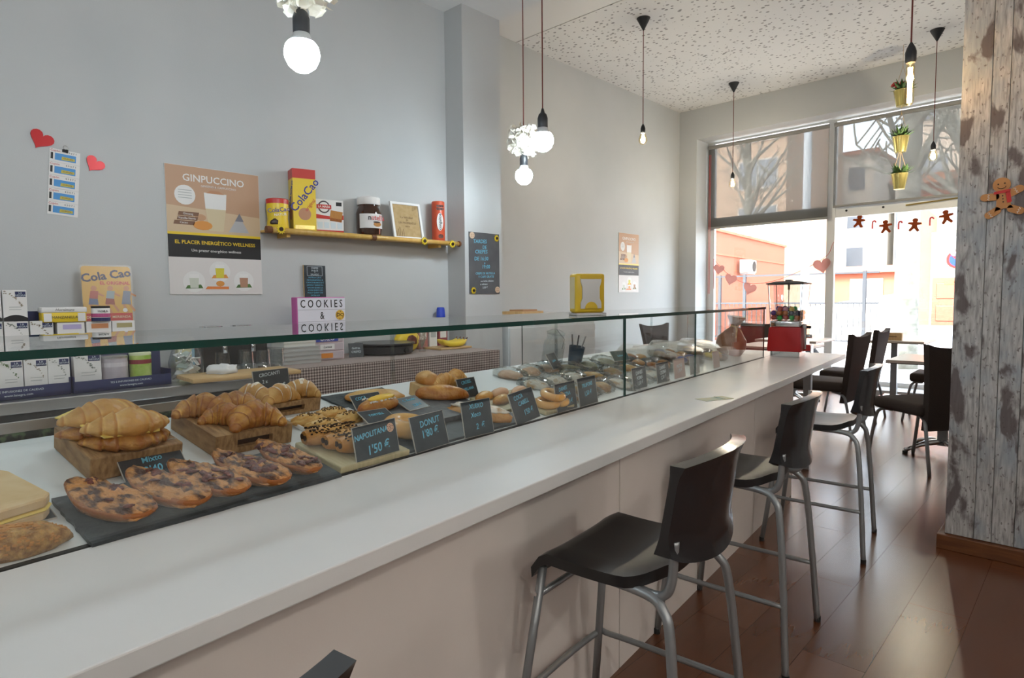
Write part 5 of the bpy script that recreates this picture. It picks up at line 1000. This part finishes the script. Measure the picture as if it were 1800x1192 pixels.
t = cy_can('spread_jar', 'big glass jar of hazelnut spread with white lid on the shelf', 'jar', -3.06, 2.03, [(.055, 0), (.069, .012), (.073, .05), (.073, .13), (.066, .155), (.058, .168), (.058, .182)], M('hazelnut jar', (.04, .014, .006), .1, coat=.6)); obj('lid', lathe([(.064, .180), (.066, .184), (.066, .218), (.06, .224), (.001, .225)], 28), m_paper, t, smooth=True)
bm = bmesh.new(); n = 16
ring0 = [bm.verts.new((.0742*math.cos(R(-72+ (k*124/n))), .0742*math.sin(R(-72+k*124/n)), .045)) for k in range(n+1)]; ring1 = [bm.verts.new((v.co.x, v.co.y, .125)) for v in ring0]
for k in range(n): bm.faces.new((ring0[k], ring0[k+1], ring1[k+1], ring1[k]))
t.rotation_euler = (0, 0, R(-5)); obj('label', bm, m_paper, t, smooth='all'); ltxt(t, 'n', .042, .0735, -.034, .102, m_blackp, R(-10), bold=.015); ltxt(t, 'utella', .042, .0755, .016, .102, m_red, R(10), bold=.01); obj('bread_print', mesh('bp', disc(.016, 0, .001, 14, 1.5, .8), m_crustp), None, t, (.0748, .012, .066), WALLR); obj('knife_print', mesh('kp', disc(.01, 0, .001, 14, 2.2, .5), m_choc), None, t, (.0752, .008, .078), WALLR)
t = thing('framed_print', 'white framed kraft paper print leaning on the shelf', 'picture frame', (-3.02, 2.285, SZ), (R(78), 0, STAND+R(-4))); obj('print', box(-.088, .088, .012, .215, -.004, .001), M('kraft paper', (.42, .29, .13), .8, c2=(.48, .34, .17), scale=40), t); bm = bmesh.new()
for a in ((-.105, .105, 0, .014), (-.105, .105, .213, .227), (-.105, -.091, .014, .213), (.091, .105, .014, .213)): bx(bm, *a, -.008, .006)
obj('frame', bm, m_paper, t); obj('stand', box(-.03, .03, .0, .12, -.06, -.05), m_woodl, t)
for b_, y, s in (('La felicidad', .135, .020), ('ES', .118, .014), ('UN MOMENTO', .10, .018), ('dulce', .08, .016)): txt(t, b_, s, (0, y), M('brown ink', (.16, .09, .04), .7), .0016)
for k in range(5): obj('wheat_print', box(-.082+.012*k, -.079+.012*k, .016, .05+.012*(k % 3), .001, .0014), _mats['brown ink'], t); obj('wheat_print', box(.05+.008*k, .052+.008*k, .18+.004*k, .21, .001, .0014), _mats['brown ink'], t)
t = cy_can('candy_tube', 'orange-red tube of chocolate peanuts at the right end of the shelf', 'tube', -3.06, 2.545, [(.040, 0), (.041, .004), (.041, .248), (.039, .254), (.001, .255)], M('orange red', (.62, .085, .03), .35)); t.rotation_euler = (0, 0, R(-24)); obj('metal_base', lathe([(.0415, 0), (.0415, .014)], 28), m_red, t)
ov = obj('white_oval', mesh('ov', disc(.05, 0, .001, 24, 1.1, .42), m_paper), None, t, (.0405, 0, .125), (Matrix.Rotation(STAND, 3, 'Z') @ Matrix.Rotation(STAND, 3, 'X') @ Matrix.Rotation(STAND, 3, 'Z')).to_euler()); txt(ov, 'conguitos', .026, (0, 0), m_blackp, .0012, bold=.02)
for k in range(6): obj('peanut_print', mesh('pn', disc(.008, 0, .0012, 12, 1.3, 1), m_topd), None, t, (.0408, -.014+.014*(k % 3), .205+.018*(k//3)), WALLR)
obj('peanut_print', mesh('pn', disc(.014, 0, .0012, 12, 1.2, 1), m_topd), None, t, (.0408, .004, .035), WALLR)

# ------------------------------------------------------------------ things on the walls
def drink_poster(label, loc, w, h):
    """advertising board: tan top with a tall drink, dark band, pale foot with three cups"""
    t = thing('advertising_poster', label, 'poster', loc, WALLR, 'coffee drink posters'); s = w/.436
    obj('board', box(-w/2, w/2, -h/2, h/2, 0, .006), m_paper, t); f = h/.60
    def P(name, pts, z, m): return obj(name, prism([(x*s, y*f) for x, y in pts], .006, .006+z), m, t)
    P('tan_field', [(-.217, .085), (.217, .085), (.217, .299), (-.217, .299)], .0004, M('tan print', (.50, .31, .20), .5)); P('table_print', [(-.217, -.015), (.217, -.015), (.217, .085), (-.217, .115)], .0006, M('cream tan print', (.60, .45, .30), .5)); P('gold_line', [(-.217, -.02), (.217, -.02), (.217, -.008), (-.217, -.008)], .0008, m_yellow); P('dark_band', [(-.217, -.125), (.217, -.125), (.217, -.02), (-.217, -.02)], .0008, m_blackp); P('pale_field', [(-.217, -.299), (.217, -.299), (.217, -.125), (-.217, -.125)], .0004, M('pale print field', (.66, .63, .62), .5))
    def T(b_, sz, x, y, m, **k): txt(t, b_, sz*min(s, f), (x*s, y*f), m, .0072, **k)
    T('GINPUCCINO', .046, .0, .245, m_paper, bold=.012); T('GINSENG & CAPPUCCINO', .014, .02, .214, m_paper); T('EL PLACER ENERGÉTICO WELLNESS', .0235, 0, -.055, m_yellow, bold=.015); T('Um prazer energético wellness', .0185, 0, -.092, m_paper)
    gl = P('glass_print', [(-.03, .005), (.035, .005), (.05, .11), (-.045, .11)], .0012, M('latte print', (.62, .52, .34), .4)); P('foam_print', [(-.045, .11), (.05, .11), (.055, .185), (-.05, .185)], .0012, m_paper); P('cocoa_print', [(-.04, .183), (.045, .183), (.02, .197), (-.02, .197)], .0016, _mats['cocoa print'])
    P('white_disc', [(-.135+.046*math.cos(k*.314), .165+.046*math.sin(k*.314)) for k in range(20)], .0012, m_paper)
    for k in range(4): P('small_text', [(-.165, .186-.012*k), (-.105, .186-.012*k), (-.105, .189-.012*k), (-.165, .189-.012*k)], .0016, M('grey print', (.4, .42, .42), .6))
    for k, (x, y) in enumerate(((-.125, .078), (-.13, .057), (-.145, .036))): P('brown_tag', [(x-.045, y-.009), (x+.045, y-.009), (x+.05, y+.009), (x-.04, y+.009)], .0014, M('tag brown', (.20, .10, .06), .5))
    for b_, x, y in (('Ginseng', -.125, .078), ('Vainilla-Stevia', -.13, .057), ('Cacao', -.145, .036)): txt(t, b_, .014*s, (x*s, y*f), m_paper, .0078)
    P('orange_print', [(-.06+.034*math.cos(k*.524)*1.3, .028+.022*math.sin(k*.524)) for k in range(12)], .0014, M('turmeric print', (.66, .28, .06), .5)); P('ginger_print', [(-.07+.026*math.cos(k*.524), .065+.016*math.sin(k*.524)) for k in range(12)], .0012, M('ginger print', (.52, .30, .17), .5))
    P('powder_print', [(.06, .005), (.16, .005), (.135, .05), (.115, .085), (.09, .055)], .0012, M('silver print', (.45, .45, .47), .5)); P('sapphire_print', [(.092, .06), (.135, .06), (.115, .1)], .0016, M('slate print', (.2, .2, .24), .5))
    for x, y, c_, c3 in ((-.11, -.235, (.55, .58, .5), m_leaf), (.01, -.185, (.62, .55, .05), _mats['turmeric print']), (.125, -.23, (.40, .22, .14), m_leaf)):
        P('saucer_print', [(x+.05*math.cos(k*.314), y-.005+.05*math.sin(k*.314)) for k in range(20)], .0008, M('saucer print', (.72, .71, .70), .5)); P('cup_print', [(x-.018, y-.035), (x+.018, y-.035), (x+.022, y+.03), (x-.022, y+.03)], .0014, M('cup print %.2f' % c_[0], c_, .5)); P('garnish_print', [(x-.04, y-.038), (x+.04, y-.036), (x+.03, y-.018), (x-.03, y-.022)], .0012, c3)
        P('foam_print', [(x-.022, y+.012), (x+.022, y+.012), (x+.022, y+.03), (x-.022, y+.03)], .0017, m_paper)
    P('orange_ribbon', [(-.06, -.275), (.05, -.275), (.05, -.262), (-.05, -.262)], .0014, M('ribbon orange', (.66, .20, .05), .5)); P('orange_fruit', [(.01+.02*math.cos(k*.524), -.248+.014*math.sin(k*.524)) for k in range(12)], .0014, _mats['turmeric print'])
    return t
drink_poster('large tan coffee drink poster on the wall behind the bar', (-3.125, 1.20, 1.592), .436, .600)
drink_poster('small tan coffee drink poster on the far white wall', (-4.718, 7.297, 1.727), .497, .803)
ch_ = thing('chalkboard_sign', 'blackboard with blue crepe afternoon hours on the pillar', 'sign', (-2.957, 2.846, 1.49), WALLR); obj('board', box(-.138, .138, -.20, .20, 0, .004), M('grey blackboard', (.085, .09, .10), .6, c2=(.11, .115, .125), scale=8), ch_)
for b_, sz, x, y in (('TARDES', .034, -.04, .142), ('DE', .030, .0, .106), ('CREPES', .034, -.03, .075), ('DE 16:30', .034, -.03, .030), ('a', .024, .0, .004), ('19:00', .034, .01, -.022), ('CREPE DE NUTELLA', .020, .005, -.065), ('Y CAFE GRATIS', .021, .012, -.087), ('con leche, infusion', .016, .02, -.115), ('o refresco', .016, -.01, -.136), ('3,50 €', .018, .0, -.158)): txt(ch_, b_, sz, (x, y), m_chalk if y > -.1 else m_chalkw, .0046, R(2), .1, bold=.004)
for x, y in ((.112, .172), (-.105, -.178)): sunflower(ch_, (x, y, .004), .024, (0, 0, 0))
for x, y in ((-.112, .178), (.115, -.172)):
    d = obj('wood_button', disc(.021, .004, .008, 20), M('button wood', (.66, .48, .34), .6), ch_, (x, y, 0))
    for k in range(4): obj('button_hole', disc(.0025, .008, .0085, 8), m_topd, d, (.006*(-1)**k, .006*(-1)**(k//2), 0))
tk = thing('lottery_tickets', 'strip of five lottery tickets clipped to the wall', 'tickets', (-3.124, .60, 1.752), (STAND, 0, STAND)); tk.rotation_euler = (Matrix.Rotation(STAND, 3, 'Z') @ Matrix.Rotation(STAND, 3, 'X') @ Matrix.Rotation(R(-4.5), 3, 'Z')).to_euler()
for k in range(5):
    y = .108 - .054*k; c = obj('ticket', box(-.052, .052, y-.0265, y+.0265, 0, .0012), m_paper, tk)
    obj('sky_print', box(-.034, .038, y-.018, y+.010, .0012, .0016), M('ticket blue', (.06, .28, .62), .5), c); obj('gold_print', mesh('gp', prism([(-.012, y-.015), (.034, y-.013), (.034, y-.003), (-.010, y-.001)], .0016, .0020), M('ticket gold', (.55, .45, .06), .5)), None, c); txt(c, 'CUPON', .009, (.011, y-.008), m_dkgreen, .0021)
    txt(c, 'Cupón', .012, (-.033, y+.019), m_red, .0014); txt(c, '4 5 0 7 1', .010, (.022, y+.018), m_blackp, .0014); obj('bar_code', box(-.048, -.040, y-.016, y+.010, .0012, .0015), m_blackp, c)
obj('clip', box(-.010, .010, .126, .138, -.001, .005, .001), m_dark, tk); obj('clip_ring', tube([(.008*math.cos(k*.524), .146+.008*math.sin(k*.524), .003) for k in range(12)], .001, 5, closed=True), m_chrome, tk)
def heart_pts(s, n=28): return [(s*.0625*16*math.sin(a)**3/16*1.0*16/16, s*.0625*(13*math.cos(a)-5*math.cos(2*a)-2*math.cos(3*a)-math.cos(4*a))/16) for a in [2*math.pi*k/n for k in range(n)]]
m_foil = M('red foil', (.42, .006, .010), .34, .3)
for (y, z, s, ro, lab) in ((.532, 1.918, .66, 28, 'shiny red foil heart left of the lottery tickets'), (.712, 1.846, .58, 34, 'shiny red foil heart right of the lottery tickets')):
    h_ = thing('foil_heart', lab, 'decoration', (-3.124, y, z), group='red foil hearts'); h_.rotation_euler = (Matrix.Rotation(STAND, 3, 'Z') @ Matrix.Rotation(STAND, 3, 'X') @ Matrix.Rotation(R(-ro), 3, 'Z')).to_euler(); obj('heart', prism(heart_pts(s), 0, .004), m_foil, h_)
ts = thing('tin_sign', 'yellow vintage cocoa tin sign in clear wrap on the wall', 'sign', (-3.06, .722, 1.082), (R(86), 0, STAND)); obj('panel', mesh('pn', prism([(x, y+.165) for x, y in rrect(.180, .33, .012)], 0, .004), M('mustard tin', (.62, .36, .055), .28)), None, ts); 
for b_, sz, x, y, m, ro in (('Cola Cao', .048, .0, .290, m_navy, 9), ('EL ORIGINAL', .019, .03, .258, m_red, 0)): txt(ts, b_, sz, (x, y), m, .0046, R(ro), bold=.03)
obj('red_band', box(-.088, .088, .075, .130, .004, .0046), m_red, ts); txt(ts, 'DESAYUNO Y MERIENDA', .0145, (0, .113), M('faded cream', (.7, .55, .4), .6), .005, bold=.01); txt(ts, 'FAVORITOS', .0145, (0, .090), _mats['faded cream'], .005, bold=.01)
m_skin = M('printed skin', (.55, .26, .12), .6)
for x, top, bot in ((-.055, (.45, .12, .10), (.12, .16, .30)), (.005, (.30, .38, .42), (.30, .07, .05)), (.066, (.20, .24, .34), (.20, .24, .34))):
    fg = obj('running_figure', mesh('f', disc(.011, .004, .0048, 14), m_skin), None, ts, (x+.006, .236, 0), label='plain printed child figure at play')
    obj('shirt', mesh('f', prism([(-.018, -.042), (.012, -.046), (.016, -.012), (-.012, -.010)], .004, .0047), M('shirt %.2f' % top[0], top, .6)), None, fg); obj('shorts', mesh('f', prism([(-.022, -.068), (.014, -.070), (.012, -.044), (-.018, -.042)], .004, .0047), M('shorts %.2f' % bot[0], bot, .6)), None, fg)
    for pts in ([(-.02, -.068), (-.010, -.068), (.004, -.105), (-.004, -.108)], [(.004, -.068), (.013, -.068), (.03, -.095), (.024, -.102)], [(.012, -.016), (.036, -.030), (.034, -.036), (.012, -.026)]): obj('limb', prism(pts, .004, .0046), m_skin, fg)
obj('ball', mesh('f', disc(.009, .004, .0048, 14), m_paper), None, ts, (.062, .142, 0)); obj('clear_wrap', mesh('w', prism([(x, y+.165) for x, y in rrect(.192, .342, .014)], .0075, .0085), thin_glass('tight wrap', (.98, .98, .97), .03, rough=.25)), None, ts)
# gingerbread man on the plank pillar
gb = thing('gingerbread_decoration', 'wooden gingerbread man with red scarf on the plank pillar', 'decoration', (-.339, 3.648, 1.695), (STAND, 0, 0)); gb.rotation_euler = (STAND, R(-6), 0); gb.scale = (1.18,)*3
m_gb = M('gingerbread', (.44, .20, .065), .6, c2=(.5, .24, .085), scale=14)
obj('head', mesh('h', disc(.028, 0, .008, 26), m_gb), None, gb, (0, .055, 0)); obj('torso', prism([(-.02, .03), (.02, .03), (.022, .01), (.022, -.025), (.028, -.04), (.005, -.038), (0, -.036), (-.005, -.038), (-.03, -.045), (-.022, -.02), (-.02, .008)], 0, .008), m_gb, gb)
for s in (-1, 1):
    ar = obj('arm', mesh('a', prism([(x+.028, y) for x, y in rrect(.06, .028, .0139)], 0, .008), m_gb), None, gb, (s*.012, .012, 0), (0, 0, R(22) if s > 0 else R(180-6))); le = obj('leg', mesh('l', prism([(x+.022, y) for x, y in rrect(.056, .028, .0139)], 0, .008), m_gb), None, gb, (s*.016, -.038, 0), (0, 0, R(-30) if s > 0 else R(180+28)))
    for p_ in (ar, le): obj('icing', tube([(.032+.003*(-1)**k, -.011+.0045*k, .0085) for k in range(6)], .0011, 5), m_paper, p_)
obj('scarf', prism([(-.027, .022), (.024, .022), (.026, .034), (-.025, .032)], .008, .011), m_red, gb); obj('scarf_tail', prism([(.010, .024), (.024, .024), (.026, -.016), (.012, -.018)], .008, .011), m_red, gb)
for y in (.012, 0, -.012): obj('button', mesh('b', disc(.0025, .008, .0105, 10), m_choc), None, gb, (.0, y, 0))
for s in (-1, 1): obj('eye', mesh('e', disc(.0028, .008, .0095, 10), m_choc), None, gb, (.010*s, .059, 0))
obj('smile', tube([(.014*math.cos(R(a)), .052+.012*math.sin(R(a)), .0085) for a in range(200, 341, 20)], .0012, 5), m_choc, gb)
# window stickers and bunting
GY, GK = 9.094, 1.0262
def ginger_pts(s):
    h = [(0, .05), (.014, .046), (.018, .034), (.012, .022), (.040, .020), (.044, .008), (.016, .002), (.018, -.012), (.034, -.036), (.022, -.046), (0, -.022)]
    return [(x*s, y*s) for x, y in h] + [(-x*s, y*s) for x, y in h[-2:0:-1]]
for i, (x, z) in enumerate(((-2.274, 2.197), (-1.971, 2.106), (-1.662, 2.10), (-1.344, 2.166))):
    t = thing('window_sticker', ('brown gingerbread window sticker nearest the mullion', 'brown gingerbread window sticker second from the mullion', 'brown gingerbread window sticker third from the mullion', 'brown gingerbread window sticker closest to the plank pillar')[i], 'sticker', (x*GK, GY, 1.26+(z-1.26)*GK), (STAND, 0, 0), 'gingerbread window stickers'); t.rotation_euler = (STAND, R((8, -4, 6, -10)[i]), 0); obj('figure', prism(ginger_pts(1.75), 0, .002), m_stick, t)
for i, (x, z) in enumerate(((-2.117, 2.147), (-1.83, 2.115), (-1.506, 2.134), (-1.229, 2.19))):
    t = thing('window_sticker', ('red candy cane sticker nearest the mullion', 'red candy cane sticker second from the mullion', 'red candy cane sticker third from the mullion', 'red candy cane sticker closest to the plank pillar')[i], 'sticker', (x*GK, GY, 1.26+(z-1.26)*GK), (STAND, 0, 0), 'candy cane window stickers'); obj('cane', tube(curve_pts([(0, -.055, 0), (0, .025, 0), (.008, .042, 0), (.022, .046, 0), (.034, .036, 0), (.034, .022, 0)], 4), .011, 6), m_red, t)
bn = thing('bunting_string', 'red string of hearts bunting across the left pane', 'string', (-4.32, 9.05, 1.775)); obj('string', tube(curve_pts([(0, 0, .06), (.07, 0, -.02), (.26, 0, -.2), (.54, 0, -.33), (1.0, 0, -.28), (1.57, 0, -.02), (1.7, 0, .2)], 5), .003, 5), m_red, bn); obj('tie', tube([(-.0, 0, .06), (.01, 0, -.4)], .003, 5), m_red, bn)
for i, (x, z, s, ro) in enumerate(((-4.14, 1.665, 1.0, 10), (-3.955, 1.51, 1.1, 15), (-3.67, 1.37, 1.15, 20), (-2.70, 1.66, 1.3, -10))):
    t = thing('paper_heart', ('pink paper heart at the left end of the bunting', 'pink paper heart second from the left on the bunting', 'pink paper heart beside the gumball machine lid', 'pink paper heart hanging against the mullion')[i], 'decoration', (x*1.022, 9.045, 1.26+(z-1.26)*1.022), group='pink paper hearts on the bunting'); t.rotation_euler = (STAND, R(ro), 0); obj('heart', prism(heart_pts(s*1.4), 0, .003), m_pinkpaper, t)
